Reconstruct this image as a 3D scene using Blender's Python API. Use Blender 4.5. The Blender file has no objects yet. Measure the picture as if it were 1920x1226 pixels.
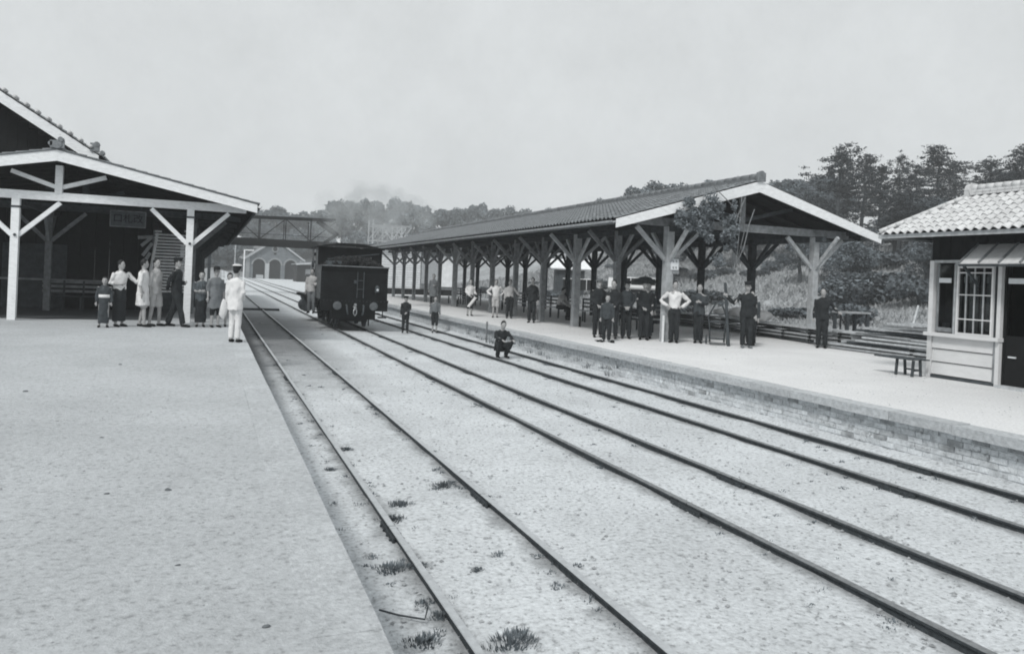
import bpy, bmesh, math, random
from mathutils import Vector, Matrix, noise
from mathutils.geometry import tessellate_polygon
R = math.radians
scene = bpy.context.scene
COL = scene.collection

# ------------------------------------------------------------------ camera, sky, sun, exposure
cam_d = bpy.data.cameras.new('camera')
cam = bpy.data.objects.new('camera', cam_d)
COL.objects.link(cam)
scene.camera = cam
TH = math.atan(563.6 / 1450.0)
cam.location = (0, 0, 2.05)
cam.rotation_mode = 'XYZ'
look = Matrix.Rotation(-TH, 4, 'Z') @ Matrix.Rotation(R(90), 4, 'X') @ Matrix.Rotation(R(2.4), 4, 'Z')
cam.rotation_euler = look.to_euler()
cam_d.sensor_width = 36.0
cam_d.lens = 36.0 * 1450.0 / 1920.0
cam_d.shift_y = -(613.0 - 523.6) / 1920.0
cam_d.clip_start = 0.1
cam_d.clip_end = 1500

world = bpy.data.worlds.new('World')
scene.world = world
world.use_nodes = True
nt = world.node_tree
nt.nodes.clear()
SUN_EL, SUN_AZ = R(46), R(-134)          # azimuth measured from +Y, clockwise positive
sky = nt.nodes.new('ShaderNodeTexSky')
sky.sky_type = 'NISHITA'
sky.sun_disc = False
sky.sun_elevation = SUN_EL
sky.sun_rotation = SUN_AZ
sky.air_density = 2.0
sky.dust_density = 6.0
bw = nt.nodes.new('ShaderNodeRGBToBW')
nt.links.new(sky.outputs[0], bw.inputs[0])
tc = nt.nodes.new('ShaderNodeTexCoord')
cl = nt.nodes.new('ShaderNodeTexNoise')
cl.inputs['Scale'].default_value = 3.0
cl.inputs['Detail'].default_value = 12
cl.inputs['Roughness'].default_value = 0.80
nt.links.new(tc.outputs['Generated'], cl.inputs['Vector'])
mr = nt.nodes.new('ShaderNodeMapRange')
mr.inputs['From Min'].default_value = 0.3
mr.inputs['From Max'].default_value = 0.7
mr.inputs['To Min'].default_value = 4.15
mr.inputs['To Max'].default_value = 5.05
nt.links.new(cl.outputs['Fac'], mr.inputs['Value'])
ma = nt.nodes.new('ShaderNodeMath')
ma.operation = 'MULTIPLY_ADD'
ma.inputs[1].default_value = 0.10
nt.links.new(bw.outputs[0], ma.inputs[0])
nt.links.new(mr.outputs[0], ma.inputs[2])
tint = nt.nodes.new('ShaderNodeVectorMath')
tint.operation = 'SCALE'
tint.inputs[0].default_value = (0.962, 1.0, 1.016)
nt.links.new(ma.outputs[0], tint.inputs['Scale'])
bg = nt.nodes.new('ShaderNodeBackground')
bg.inputs['Strength'].default_value = 0.10
nt.links.new(tint.outputs[0], bg.inputs['Color'])
wo = nt.nodes.new('ShaderNodeOutputWorld')
nt.links.new(bg.outputs[0], wo.inputs['Surface'])

sun_d = bpy.data.lights.new('sun', 'SUN')
sun_d.energy = 1.5
sun_d.angle = R(11)
sun_d.color = (1.0, 0.985, 0.96)
sun = bpy.data.objects.new('sun', sun_d)
COL.objects.link(sun)
sdir = Vector((math.sin(SUN_AZ) * math.cos(SUN_EL), math.cos(SUN_AZ) * math.cos(SUN_EL), math.sin(SUN_EL)))
sun.rotation_euler = sdir.to_track_quat('Z', 'Y').to_euler()
sun.location = sdir * 80

vs = scene.view_settings
vs.view_transform = 'Standard'
vs.look = 'None'
vs.exposure = 0.55
vs.gamma = 1.0
vs.use_curve_mapping = False
try:
    scene.cycles.volume_bounces = 1
    scene.cycles.volume_step_rate = 2.0
    scene.cycles.max_bounces = 6
    scene.cycles.use_denoising = True
    scene.cycles.filter_width = 1.9
except Exception:
    pass

# ------------------------------------------------------------------ materials
def material(name, col, amp=0.15, scale=4.0, rough=0.85, bump=0.0, bscale=None, rnd=0.0, stretch=None,
             rails=False, speck=0.0, spscale=60.0, big=0.0, bigscale=0.4, metallic=0.0, spec=0.3):
    """grey procedural surface: noise grain, optional specks, wide mottling, per-piece variation"""
    m = bpy.data.materials.new(name)
    m.use_nodes = True
    n, l = m.node_tree.nodes, m.node_tree.links
    b = n['Principled BSDF']
    b.inputs['Roughness'].default_value = rough
    b.inputs['Metallic'].default_value = metallic
    b.inputs['Specular IOR Level'].default_value = spec
    g = n.new('ShaderNodeNewGeometry')
    vec = g.outputs['Position']
    if stretch:
        mp = n.new('ShaderNodeMapping')
        mp.inputs['Scale'].default_value = stretch
        l.new(vec, mp.inputs['Vector'])
        vec = mp.outputs[0]
    def noise_node(s, d=6):
        t = n.new('ShaderNodeTexNoise')
        t.inputs['Scale'].default_value = s
        t.inputs['Detail'].default_value = d
        t.inputs['Roughness'].default_value = 0.65
        l.new(vec, t.inputs['Vector'])
        return t.outputs['Fac']
    def rng(src, a, bb, lo, hi):
        r = n.new('ShaderNodeMapRange')
        r.inputs['From Min'].default_value = a
        r.inputs['From Max'].default_value = bb
        r.inputs['To Min'].default_value = lo
        r.inputs['To Max'].default_value = hi
        l.new(src, r.inputs['Value'])
        return r.outputs[0]
    def mul(a, bb):
        k = n.new('ShaderNodeMath')
        k.operation = 'MULTIPLY'
        l.new(a, k.inputs[0])
        l.new(bb, k.inputs[1])
        return k.outputs[0]
    f = rng(noise_node(scale), 0.3, 0.7, 1 - amp, 1 + amp)
    if big:
        f = mul(f, rng(noise_node(bigscale, 4), 0.35, 0.65, 1 - big, 1 + big * 0.5))
    if speck:
        f = mul(f, rng(noise_node(spscale, 2), 0.27, 0.42, 1 - speck, 1.0))
    if rnd:
        oi = n.new('ShaderNodeObjectInfo')
        f = mul(f, rng(oi.outputs['Random'], 0, 1, 1 - rnd, 1 + rnd))
    if rails:      # rust and oil dirt hugging each rail, a darker patch beside the near canopy and along its kerb
        xyz = n.new('ShaderNodeSeparateXYZ')
        l.new(g.outputs['Position'], xyz.inputs[0])
        def mth(op, a, bb=None, v=None):
            k = n.new('ShaderNodeMath'); k.operation = op
            if isinstance(a, float): k.inputs[0].default_value = a
            else: l.new(a, k.inputs[0])
            if bb is not None: l.new(bb, k.inputs[1])
            elif v is not None: k.inputs[1].default_value = v
            return k.outputs[0]
        dmin = None
        for rx in (1.405, 2.405, 4.16, 5.19, 6.74, 7.78):
            dd = mth('ABSOLUTE', mth('SUBTRACT', xyz.outputs['X'], v=rx - .02))
            dmin = dd if dmin is None else mth('MINIMUM', dmin, dd)
        dn = mth('ADD', dmin, mth('MULTIPLY', mth('SUBTRACT', noise_node(2.2), v=.5), v=.55))
        f = mul(f, rng(dn, 0.0, .14, .58, 1.0))
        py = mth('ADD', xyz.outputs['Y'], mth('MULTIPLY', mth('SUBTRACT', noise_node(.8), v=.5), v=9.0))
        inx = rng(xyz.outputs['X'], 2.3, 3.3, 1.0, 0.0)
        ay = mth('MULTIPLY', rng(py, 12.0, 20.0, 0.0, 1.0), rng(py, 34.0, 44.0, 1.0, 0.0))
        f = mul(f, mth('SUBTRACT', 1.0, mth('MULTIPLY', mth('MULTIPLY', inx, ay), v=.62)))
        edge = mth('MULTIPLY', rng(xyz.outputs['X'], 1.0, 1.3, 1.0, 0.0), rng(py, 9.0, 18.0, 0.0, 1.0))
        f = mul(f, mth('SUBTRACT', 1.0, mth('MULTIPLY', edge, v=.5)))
        f = mul(f, rng(noise_node(5.5, 3), .28, .42, .72, 1.0))
    s = n.new('ShaderNodeVectorMath')
    s.operation = 'SCALE'
    s.inputs[0].default_value = col
    l.new(f, s.inputs['Scale'])
    l.new(s.outputs[0], b.inputs['Base Color'])
    if bump:
        bp = n.new('ShaderNodeBump')
        bp.inputs['Strength'].default_value = bump
        bp.inputs['Distance'].default_value = 0.03
        l.new(noise_node(bscale or scale * 3, 5), bp.inputs['Height'])
        l.new(bp.outputs[0], b.inputs['Normal'])
    return m

def g3(v, t=0.045):
    t = min(0.14, t + max(0.0, 0.22 - v) * 0.35) if t > .04 else t
    """a grey with the print's faint blue-green cast"""
    return (v * (1 - t), v, v * (1 + t * 0.7))

M = {}
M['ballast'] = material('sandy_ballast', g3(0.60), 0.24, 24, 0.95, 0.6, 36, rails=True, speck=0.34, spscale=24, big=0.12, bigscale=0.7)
M['gravel'] = material('platform_gravel', g3(0.46), 0.17, 26, 0.95, 0.5, 45, speck=0.26, spscale=26, big=0.10, bigscale=0.6)
M['gravel_pale'] = material('pale_platform_sand', g3(0.70, 0.01), 0.15, 30, 0.95, 0.5, 45, speck=0.15, spscale=30, big=0.06, bigscale=0.7)
M['coping'] = material('kerb_stone', g3(0.46), 0.22, 16, 0.9, 0.5, 30, rnd=0.08, speck=0.25, spscale=25)
M['coping_left'] = material('worn_kerb_stone', g3(0.49), 0.20, 26, 0.95, 0.6, 40, rnd=0.02, speck=.30, spscale=17, big=.10, bigscale=1.2)
M['brick'] = material('limewashed_brick', g3(0.64), 0.26, 14, 0.92, 0.6, 40, rnd=0.16, speck=0.5, spscale=12)
M['mortar'] = material('old_mortar', g3(0.60), 0.3, 12, 0.95, 0.6, 40, speck=0.5, spscale=9)
M['floor_dark'] = material('dark_floor', g3(0.055), 0.3, 12, 0.95, 0.4, 30)  # even dark tone for the floor sheet
M['slope'] = material('dry_grass_ground', g3(0.32), 0.4, 1.6, 0.95, 0.8, 8, big=0.35, bigscale=0.12, speck=0.4, spscale=3)
M['white_paint'] = material('white_painted_timber', g3(0.80, .02), 0.10, 6, 0.7, 0.15, 30, speck=.18, spscale=11, rnd=0.03, stretch=(1, 1, 3))
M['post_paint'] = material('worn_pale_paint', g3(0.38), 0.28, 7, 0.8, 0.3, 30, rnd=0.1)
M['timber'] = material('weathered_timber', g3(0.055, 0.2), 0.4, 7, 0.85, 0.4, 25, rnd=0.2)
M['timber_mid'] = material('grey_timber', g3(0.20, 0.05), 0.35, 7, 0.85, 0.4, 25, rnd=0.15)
M['timber_pale'] = material('pale_sawn_timber', g3(0.42), 0.25, 9, 0.85, 0.3, 25, rnd=0.25)
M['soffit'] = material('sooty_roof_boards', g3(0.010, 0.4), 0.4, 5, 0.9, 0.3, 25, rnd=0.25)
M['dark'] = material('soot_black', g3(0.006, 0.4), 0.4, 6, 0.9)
M['tile'] = material('grey_clay_tile', g3(0.17, 0.05), 0.3, 9, 0.75, 0.2, 30, rnd=0.22)
M['tile_pale'] = material('pale_clay_tile', g3(0.56, 0.01), 0.14, 9, 0.6, 0.2, 30, rnd=0.10)
M['rust_pale'] = material('rusty_pale_rail', g3(0.10), 0.4, 20, 0.7, 0.3, 40)
M['rust'] = material('rusty_rail_steel', g3(0.055, 0.08), 0.4, 20, 0.7, 0.3, 40, metallic=0.2)
M['shine'] = material('worn_rail_steel', g3(0.50), 0.15, 20, 0.5, 0.05, 40, metallic=0.3)
M['dullshine'] = material('dull_rail_steel', g3(0.24), 0.3, 20, 0.55, 0.1, 40, metallic=0.4)
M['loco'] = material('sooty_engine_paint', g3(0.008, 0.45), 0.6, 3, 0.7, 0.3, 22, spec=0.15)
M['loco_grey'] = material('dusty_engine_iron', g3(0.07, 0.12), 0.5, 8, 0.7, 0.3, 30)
M['loco_side'] = material('sunlit_side_pale_rim', g3(0.15), 0.5, 6, 0.7, 0.3, 30)  # sunlight put into the colour of the left plates; also the pale rim
M['buffer'] = material('dull_buffer_steel', g3(0.10), 0.4, 12, 0.6)
M['steel'] = material('bright_steel', g3(0.40), 0.3, 12, 0.45, metallic=0.6)
M['coal'] = material('coal', g3(0.007), 0.6, 20, 0.6)
M['skin'] = material('bare_skin', g3(0.34, 0.0), 0.08, 20, 0.7)  # one even skin tone
M['hair'] = material('black_hair', g3(0.010, 0.1), 0.3, 60, 0.6)
M['white_cloth'] = material('white_cotton', g3(0.66, 0.0), 0.10, 9, 0.9, 0.5, 14)
M['cream_cloth'] = material('unbleached_cotton', g3(0.42, 0.0), 0.12, 9, 0.9, 0.5, 14)
M['grey_cloth'] = material('grey_cotton', g3(0.16, 0.05), 0.2, 9, 0.9, 0.5, 14)
M['dark_cloth'] = material('dark_wool', g3(0.022, 0.15), 0.35, 9, 0.9, 0.6, 14)
M['mid_cloth'] = material('faded_dark_cotton', g3(0.055, 0.12), 0.35, 9, 0.9, 0.6, 14)
M['stripe_cloth'] = material('striped_kimono_cotton', g3(0.09, 0.1), 0.7, 30, 0.9, 0.4, 14, stretch=(2, 2, 0.1))
M['leaf'] = material('broad_leaf', g3(0.15, 0.12), 0.5, 1.2, 0.8, rnd=0.25)
M['pine'] = material('pine_needles', g3(0.055, 0.16), 0.5, 1.5, 0.85, rnd=0.2)
M['bush'] = material('bush_leaf', g3(0.13, 0.10), 0.55, 1.5, 0.85, rnd=0.25)
M['creeper'] = material('creeper_leaf', g3(0.19, 0.10), 0.6, 9, 0.8)
M['bark'] = material('bark', g3(0.09, 0.06), 0.4, 6, 0.9, 0.5, 12)
M['grass'] = material('dry_grass', g3(0.31, 0.04), 0.45, 6, 0.9, rnd=0.2)
M['weed'] = material('track_weed', g3(0.12, 0.10), 0.5, 9, 0.9, rnd=0.25)
M['stone'] = material('dark_pebble', g3(0.13, 0.05), 0.4, 20, 0.9)
M['pebble'] = material('grey_pebble', g3(0.34), 0.5, 9, 0.95)
M['shed_brick'] = material('engine_shed_brick', g3(0.15, 0.08), 0.3, 1.6, 0.9, rnd=0.05)
M['shed_trim'] = material('engine_shed_trim', g3(0.26, 0.05), 0.2, 1.2, 0.9)
M['clap'] = material('white_clapboard', g3(0.78, .02), 0.12, 3, 0.85, rnd=0.06)
M['cab_paint'] = material('painted_clapboard', g3(0.60, 0.01), 0.08, 8, 0.7, 0.2, 30, rnd=0.04, stretch=(1, .3, 1))
M['iron'] = material('painted_iron', g3(0.06, 0.1), 0.3, 8, 0.6)
M['paper'] = material('paper_white', g3(0.62), 0.06, 10, 0.9)
M['signboard'] = material('sign_board_timber', g3(0.12, 0.08), 0.25, 9, 0.85)
M['ink'] = material('sign_ink', g3(0.012, 0.2), 0.2, 20, 0.8)
M['curtain'] = material('curtain_cloth', g3(0.30), 0.25, 8, 0.9, 0.4, 12)

def glass_mat():
    m = bpy.data.materials.new('window_glass')
    m.use_nodes = True
    n, l = m.node_tree.nodes, m.node_tree.links
    n.remove(n['Principled BSDF'])
    t = n.new('ShaderNodeBsdfTransparent')
    t.inputs[0].default_value = (0.7, 0.72, 0.72, 1)
    gl = n.new('ShaderNodeBsdfGlossy')
    gl.inputs['Roughness'].default_value = 0.05
    fr = n.new('ShaderNodeFresnel')
    fr.inputs['IOR'].default_value = 1.5
    mx = n.new('ShaderNodeMixShader')
    l.new(fr.outputs[0], mx.inputs[0])
    l.new(t.outputs[0], mx.inputs[1])
    l.new(gl.outputs[0], mx.inputs[2])
    l.new(mx.outputs[0], n['Material Output'].inputs['Surface'])
    return m
M['glass'] = glass_mat()

# ------------------------------------------------------------------ mesh helpers
def V(*a):
    return Vector(a)

class MB:
    def __init__(self):
        self.v, self.f = [], []
    def add(self, vs, fs):
        o = len(self.v)
        self.v += [tuple(p) for p in vs]
        self.f += [tuple(i + o for i in f) for f in fs]
        return self
    def box(self, c, s, rz=0.0, m=None):
        hx, hy, hz = s[0] / 2, s[1] / 2, s[2] / 2
        vs = [V(x, y, z) for z in (-hz, hz) for x, y in ((-hx, -hy), (hx, -hy), (hx, hy), (-hx, hy))]
        mt = m if m is not None else Matrix.Translation(V(*c)) @ Matrix.Rotation(rz, 4, 'Z')
        vs = [mt @ p for p in vs]
        return self.add(vs, [(3, 2, 1, 0), (4, 5, 6, 7), (0, 1, 5, 4), (1, 2, 6, 5), (2, 3, 7, 6), (3, 0, 4, 7)])
    def span(self, a, b):
        return self.box([(a[i] + b[i]) / 2 for i in range(3)], [abs(b[i] - a[i]) for i in range(3)])
    def beam(self, p0, p1, w, h, up=None):
        """squared timber from p0 to p1: w across, h along the up direction"""
        p0, p1 = V(*p0), V(*p1)
        d = (p1 - p0)
        L = d.length
        d.normalize()
        u = V(*up) if up else V(0, 0, 1)
        if abs(d.dot(u)) > 0.99:
            u = V(0, 1, 0)
        s = d.cross(u).normalized()
        u = s.cross(d).normalized()
        m = Matrix((( d.x, s.x, u.x, 0), (d.y, s.y, u.y, 0), (d.z, s.z, u.z, 0), (0, 0, 0, 1)))
        m = Matrix.Translation((p0 + p1) / 2) @ m
        return self.box(None, (L, w, h), m=m)
    def tube(self, pts, rad, n=8, ell=1.0, cap=True):
        pts = [V(*p) for p in pts]
        if not hasattr(rad, '__len__'):
            rad = [rad] * len(pts)
        vs, fs = [], []
        prev = None
        for i, p in enumerate(pts):
            if i == 0: d = pts[1] - p
            elif i == len(pts) - 1: d = p - pts[i - 1]
            else: d = (pts[i + 1] - pts[i - 1])
            d.normalize()
            if prev is None:
                ref = V(0, 0, 1) if abs(d.z) < 0.9 else V(1, 0, 0)
                a = d.cross(ref).normalized()
            else:
                a = (prev - d * prev.dot(d)).normalized()
            prev = a
            b = d.cross(a)
            for k in range(n):
                t = 2 * math.pi * k / n
                vs.append(p + (a * math.cos(t) + b * math.sin(t) * ell) * rad[i])
        for i in range(len(pts) - 1):
            for k in range(n):
                k2 = (k + 1) % n
                fs.append((i * n + k, i * n + k2, (i + 1) * n + k2, (i + 1) * n + k))
        if cap:
            fs.append(tuple(range(n - 1, -1, -1)))
            fs.append(tuple((len(pts) - 1) * n + k for k in range(n)))
        return self.add(vs, fs)
    def loft(self, secs, n=14, T=None):
        """secs: (cx, cy, z, rx, ry) horizontal ellipses from bottom to top"""
        vs, fs = [], []
        for (cx, cy, z, rx, ry) in secs:
            for k in range(n):
                t = 2 * math.pi * k / n
                p = V(cx + rx * math.cos(t), cy + ry * math.sin(t), z)
                vs.append(T @ p if T else p)
        for i in range(len(secs) - 1):
            for k in range(n):
                k2 = (k + 1) % n
                fs.append((i * n + k, i * n + k2, (i + 1) * n + k2, (i + 1) * n + k))
        fs.append(tuple(range(n - 1, -1, -1)))
        fs.append(tuple((len(secs) - 1) * n + k for k in range(n)))
        return self.add(vs, fs)
    def ball(self, c, r, T=None, nu=10, nv=7):
        rx, ry, rz = r if hasattr(r, '__len__') else (r, r, r)
        c = V(*c)
        vs = [c + V(0, 0, -rz)]
        for j in range(1, nv):
            ph = -math.pi / 2 + math.pi * j / nv
            for k in range(nu):
                t = 2 * math.pi * k / nu
                vs.append(c + V(rx * math.cos(ph) * math.cos(t), ry * math.cos(ph) * math.sin(t), rz * math.sin(ph)))
        vs.append(c + V(0, 0, rz))
        if T: vs = [T @ p for p in vs]
        fs = []
        for k in range(nu):
            fs.append((0, 1 + (k + 1) % nu, 1 + k))
        for j in range(nv - 2):
            for k in range(nu):
                a, b = 1 + j * nu + k, 1 + j * nu + (k + 1) % nu
                fs.append((a, b, b + nu, a + nu))
        o = 1 + (nv - 2) * nu
        for k in range(nu):
            fs.append((o + k, o + (k + 1) % nu, len(vs) - 1))
        return self.add(vs, fs)
    def mesh(self, name, mat, smooth=False):
        me = bpy.data.meshes.new(name)
        me.from_pydata(self.v, [], self.f)
        if mat is not None:
            me.materials.append(M[mat] if isinstance(mat, str) else mat)
        if smooth:
            me.polygons.foreach_set('use_smooth', [True] * len(me.polygons))
        me.update()
        return me

def tag(o, label=None, cat=None, group=None, kind=None):
    if label: o['label'] = label
    if cat: o['category'] = cat
    if group: o['group'] = group
    if kind: o['kind'] = kind
    return o

def link(name, me, parent=None, loc=None, rz=0.0, mw=None):
    o = bpy.data.objects.new(name, me)
    COL.objects.link(o)
    if parent is not None: o.parent = parent
    if mw is not None: o.matrix_local = mw
    else:
        if loc is not None: o.location = loc
        o.rotation_euler = (0, 0, rz)
    return o

def put(name, mb, mat, parent=None, smooth=False, **kw):
    o = link(name, mb.mesh(name, mat, smooth), parent)
    return tag(o, **kw)

def empty(name, loc, rz=0.0, **kw):
    o = bpy.data.objects.new(name, None)
    o.empty_display_size = 0.2
    COL.objects.link(o)
    o.location = loc
    o.rotation_euler = (0, 0, rz)
    return tag(o, **kw)

def copy_tree(o, parent=None):
    c = o.copy()
    COL.objects.link(c)
    if parent is not None: c.parent = parent
    for ch in [x for x in KIDS.get(o.name, [])]:
        copy_tree(ch, c)
    return c
KIDS = {}
def remember(o):
    for x in list(bpy.data.objects):
        if x.parent is not None:
            KIDS.setdefault(x.parent.name, [])
            if x not in KIDS[x.parent.name]: KIDS[x.parent.name].append(x)

def struct(name, mb, mat, **kw):
    return put(name, mb, mat, kind='structure', **kw)

rnd = random.Random(7)

# ------------------------------------------------------------------ terrain
def smooth01(t):
    t = max(0.0, min(1.0, t))
    return t * t * (3 - 2 * t)
def terrain(x, y):
    d1 = x - 25 - max(0, 14 - y) * 0.2
    d2 = y - 176
    d3 = -x - 40
    k = 10.0
    d = max(d1, d2, d3)
    s = math.log(math.exp((d1 - d) / k) + math.exp((d2 - d) / k) + math.exp((d3 - d) / k)) * k + d
    h = 10.5 * smooth01((s - 3) / 58.0) + 5.0 * smooth01((s - 60) / 150.0)
    if s > 0:
        h += 0.5 * smooth01(s / 10) * (noise.noise(V(x * 0.06, y * 0.06, 1.3)) + 0.5 * noise.noise(V(x * 0.2, y * 0.2, 4)))
    if y < -30: h *= max(0, 1 + (y + 30) / 40)
    return h

mb = MB()
xs = [-420 + 10 * i for i in range(33)] + [-90 + 6 * i for i in range(11)] + [-24 + 3 * i for i in range(45)] + [111 + 8 * i for i in range(42)]
ys = [-60, -40, -20, -8, -2] + [3 * i for i in range(30)] + [90 + 6 * i for i in range(32)] + [290 + 20 * i for i in range(10)]
xs = sorted(set(xs)); ys = sorted(set(ys))
nx, ny = len(xs), len(ys)
mb.v = [(x, y, terrain(x, y) - (0.0 if terrain(x, y) > 0.02 else 0.02)) for y in ys for x in xs]
mb.f = [(j * nx + i, j * nx + i + 1, (j + 1) * nx + i + 1, (j + 1) * nx + i) for j in range(ny - 1) for i in range(nx - 1)]
struct('ground', mb, 'slope', smooth=True)

# station yard: pale ballast sheet between and beyond the platforms
mb = MB()
yy = [-4 + 0.4 * i for i in range(76)] + [27 + 3 * i for i in range(52)]
xx = [0.6 + 0.16 * i for i in range(49)]
def yard_z(x, y):
    z = 0.02 * noise.noise(V(x * 1.3, y * 0.9, 0)) + 0.012 * noise.noise(V(x * 5, y * 4, 3))
    return z + 0.004
mb.v = [(x, y, yard_z(x, y)) for y in yy for x in xx]
n_ = len(xx)
mb.f = [(j * n_ + i, j * n_ + i + 1, (j + 1) * n_ + i + 1, (j + 1) * n_ + i) for j in range(len(yy) - 1) for i in range(n_ - 1)]
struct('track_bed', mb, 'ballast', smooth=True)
mb = MB()
xx = [-14, -6, 0.6]
mb.v = [(x, y, 0.012) for y in (60, 90, 120, 150, 178) for x in xx]
mb.f = [(j * 3 + i, j * 3 + i + 1, (j + 1) * 3 + i + 1, (j + 1) * 3 + i) for j in range(4) for i in range(2)]
struct('goods_yard', mb, 'ballast')
mb = MB()
mb.v = [(x, y, 0.012) for y in (57, 90, 120, 150, 178) for x in (8.28, 15, 23)]
mb.f = [(j * 3 + i, j * 3 + i + 1, (j + 1) * 3 + i + 1, (j + 1) * 3 + i) for j in range(4) for i in range(2)]
struct('shed_yard', mb, 'ballast')

# ------------------------------------------------------------------ platforms
PZ = 0.57
def sheet(name, x0, x1, y0, y1, z, dx, dy, mat, amp=0.012):
    m = MB()
    nx_, ny_ = int(math.ceil((x1 - x0) / dx)) + 1, int(math.ceil((y1 - y0) / dy)) + 1
    for j in range(ny_):
        for i in range(nx_):
            x = x0 + (x1 - x0) * i / (nx_ - 1)
            y = y0 + (y1 - y0) * j / (ny_ - 1)
            m.v.append((x, y, z + amp * (noise.noise(V(x * 0.9, y * 0.9, 2)) - 0.6)))
    m.f = [(j * nx_ + i, j * nx_ + i + 1, (j + 1) * nx_ + i + 1, (j + 1) * nx_ + i) for j in range(ny_ - 1) for i in range(nx_ - 1)]
    return m
m = sheet('left_platform', -16, 0.431, -4, 62, PZ, 0.4, 0.4, 'gravel')
m.span((-16, -4, -0.1), (0.40, 62, 0.52))
struct('left_platform', m, 'gravel')
# kerb stones of the left platform, each its own piece
lw = empty('platform_kerb', (0.58, -4, 0.5), label='smooth pale stone kerb along the edge of the wide near platform beside the white-uniformed man', cat='kerb')
y, i = 0.0, 0
stone_cache = [MB().box((0, 0, 0), (0.30, L_ - 0.002, 0.12)).mesh('kerb_stone', 'coping_left') for L_ in (1.2, 1.2, 1.2)]
while y < 64:
    L_ = 1.2
    link('kerb_stone', stone_cache[i % 3], lw, (rnd.uniform(-.003, .003), y + L_ / 2, 0.002 + rnd.uniform(-.0006, .0006)))
    y += L_; i += 1
put('retaining_wall', MB().span((-0.17, 0, -0.5), (0.13, 64.8, -0.05)), 'mortar', lw)

# island platform
m = sheet('island_platform', 8.36, 17.4, 2, 57, PZ + 0.004, 0.4, 0.4, 'gravel_pale')
m.span((8.34, 2, -0.1), (17.4, 57, 0.54))
struct('island_platform', m, 'gravel_pale')

iw = empty('brick_platform_wall', (8.2, 2, 0), label='low limewashed brick wall facing the rails under the island platform kerb', cat='wall')
stones = [MB().box((0, 0, 0), (0.30, 0.89, 0.11)).mesh('coping_stone', 'coping')]
for k in range(3):
    mb_ = MB().box((0, 0, 0), (0.30, 0.89, 0.11))
    mb_.v = [(x + rnd.uniform(-.006, .006), y_, z + rnd.uniform(-.006, .006)) for x, y_, z in mb_.v]
    stones.append(mb_.mesh('coping_stone', 'coping'))
y = 0.0
while y < 55:
    link('coping_stone', stones[rnd.randrange(4)], iw, (0.03 + rnd.uniform(-.006, .006), y + 0.45, 0.518 + rnd.uniform(-.004, .004)))
    y += 0.9
put('mortar_bed', MB().span((0.03, 0, -0.1), (0.14, 55, 0.463)), 'mortar', iw)
bm_ = []
for k in range(4):
    b = MB().box((0, 0, 0), (0.11, 0.205, 0.062))
    b.v = [(x + rnd.uniform(-.004, .004), y_ + rnd.uniform(-.003, .003), z + rnd.uniform(-.002, .002)) for x, y_, z in b.v]
    bm_.append(b)
bmesh_ = [b.mesh('brick', 'brick') for b in bm_] + [bm_[0].mesh('brick', 'pebble')]
far_b = MB(); nb = 0
y = 2.6
while y < 38:
    for c in range(6):
        yb = y + (0.109 if c % 2 else 0)
        zz = 0.045 + c * 0.074
        if c == 0 and rnd.random() < 0.25: continue
        xo = 0.075 + rnd.uniform(-.006, .008) + (0.02 if rnd.random() < .05 else 0)
        if nb < 294:
            link('brick', bmesh_[4 if rnd.random() < .05 else rnd.randrange(4)], iw, (xo, yb, zz)); nb += 1
        else:
            far_b.box((xo, yb, zz), (0.11, 0.205, 0.062))
    y += 0.218
put('brickwork', far_b, 'brick', iw, kind='stuff')

# earth bank at the wall foot
m = MB()
for j in range(110):
    yv = 2 + j * 0.5
    w = 0.34 + 0.10 * noise.noise(V(yv * .7, 0, 5))
    hh = 0.08 + 0.035 * noise.noise(V(yv * 1.1, 3, 5))
    m.v += [(8.24, yv, hh), (8.24 - w * .5, yv, hh * .6), (8.24 - w, yv, -0.01)]
m.f = [(j * 3 + i, j * 3 + i + 1, (j + 1) * 3 + i + 1, (j + 1) * 3 + i) for j in range(109) for i in range(2)]
struct('gravel_bank', m, 'ballast', smooth=True)

# ------------------------------------------------------------------ rails
PROF = [(-.045, 0), (.045, 0), (.045, .010), (.010, .020), (.008, .066), (.026, .076), (.027, .094), (.023, .100),
        (-.023, .100), (-.027, .094), (-.026, .076), (-.008, .066), (-.010, .020), (-.045, .010)]
def rail_mesh(y0, y1, top):
    me = MB()
    ysx = [y0, y1]
    n = len(PROF)
    for yv in ysx:
        me.v += [(x, yv, z) for x, z in PROF]
    me.f = [(i, (i + 1) % n, n + (i + 1) % n, n + i) for i in range(n)] + [tuple(range(n - 1, -1, -1)), tuple(range(n, 2 * n))]
    o = me.mesh('rail', 'rust')
    o.materials.append(M[top])
    for p in o.polygons:
        if p.index in (6, 7, 8): p.material_index = 1
    return o
tracks = [(1.405, 2.405, 'shine', 'bright-topped railway track nearest the wide platform, with weeds along it'),
          (4.16, 5.19, 'dullshine', 'middle railway track under the black tank locomotive'),
          (6.74, 7.78, 'dullshine', 'dark railway track closest to the island platform wall where the boy squats')]
plate = MB()
plate.box((-.035, 0, .048), (.018, .46, .05)).box((.035, 0, .048), (.018, .46, .05))
for q in (-.17, -.06, .06, .17):
    plate.ball((-.05, q, .05), .013, nu=6, nv=4).ball((.05, q, .05), .013, nu=6, nv=4)
plate_me = plate.mesh('fishplate', 'rust')
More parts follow.
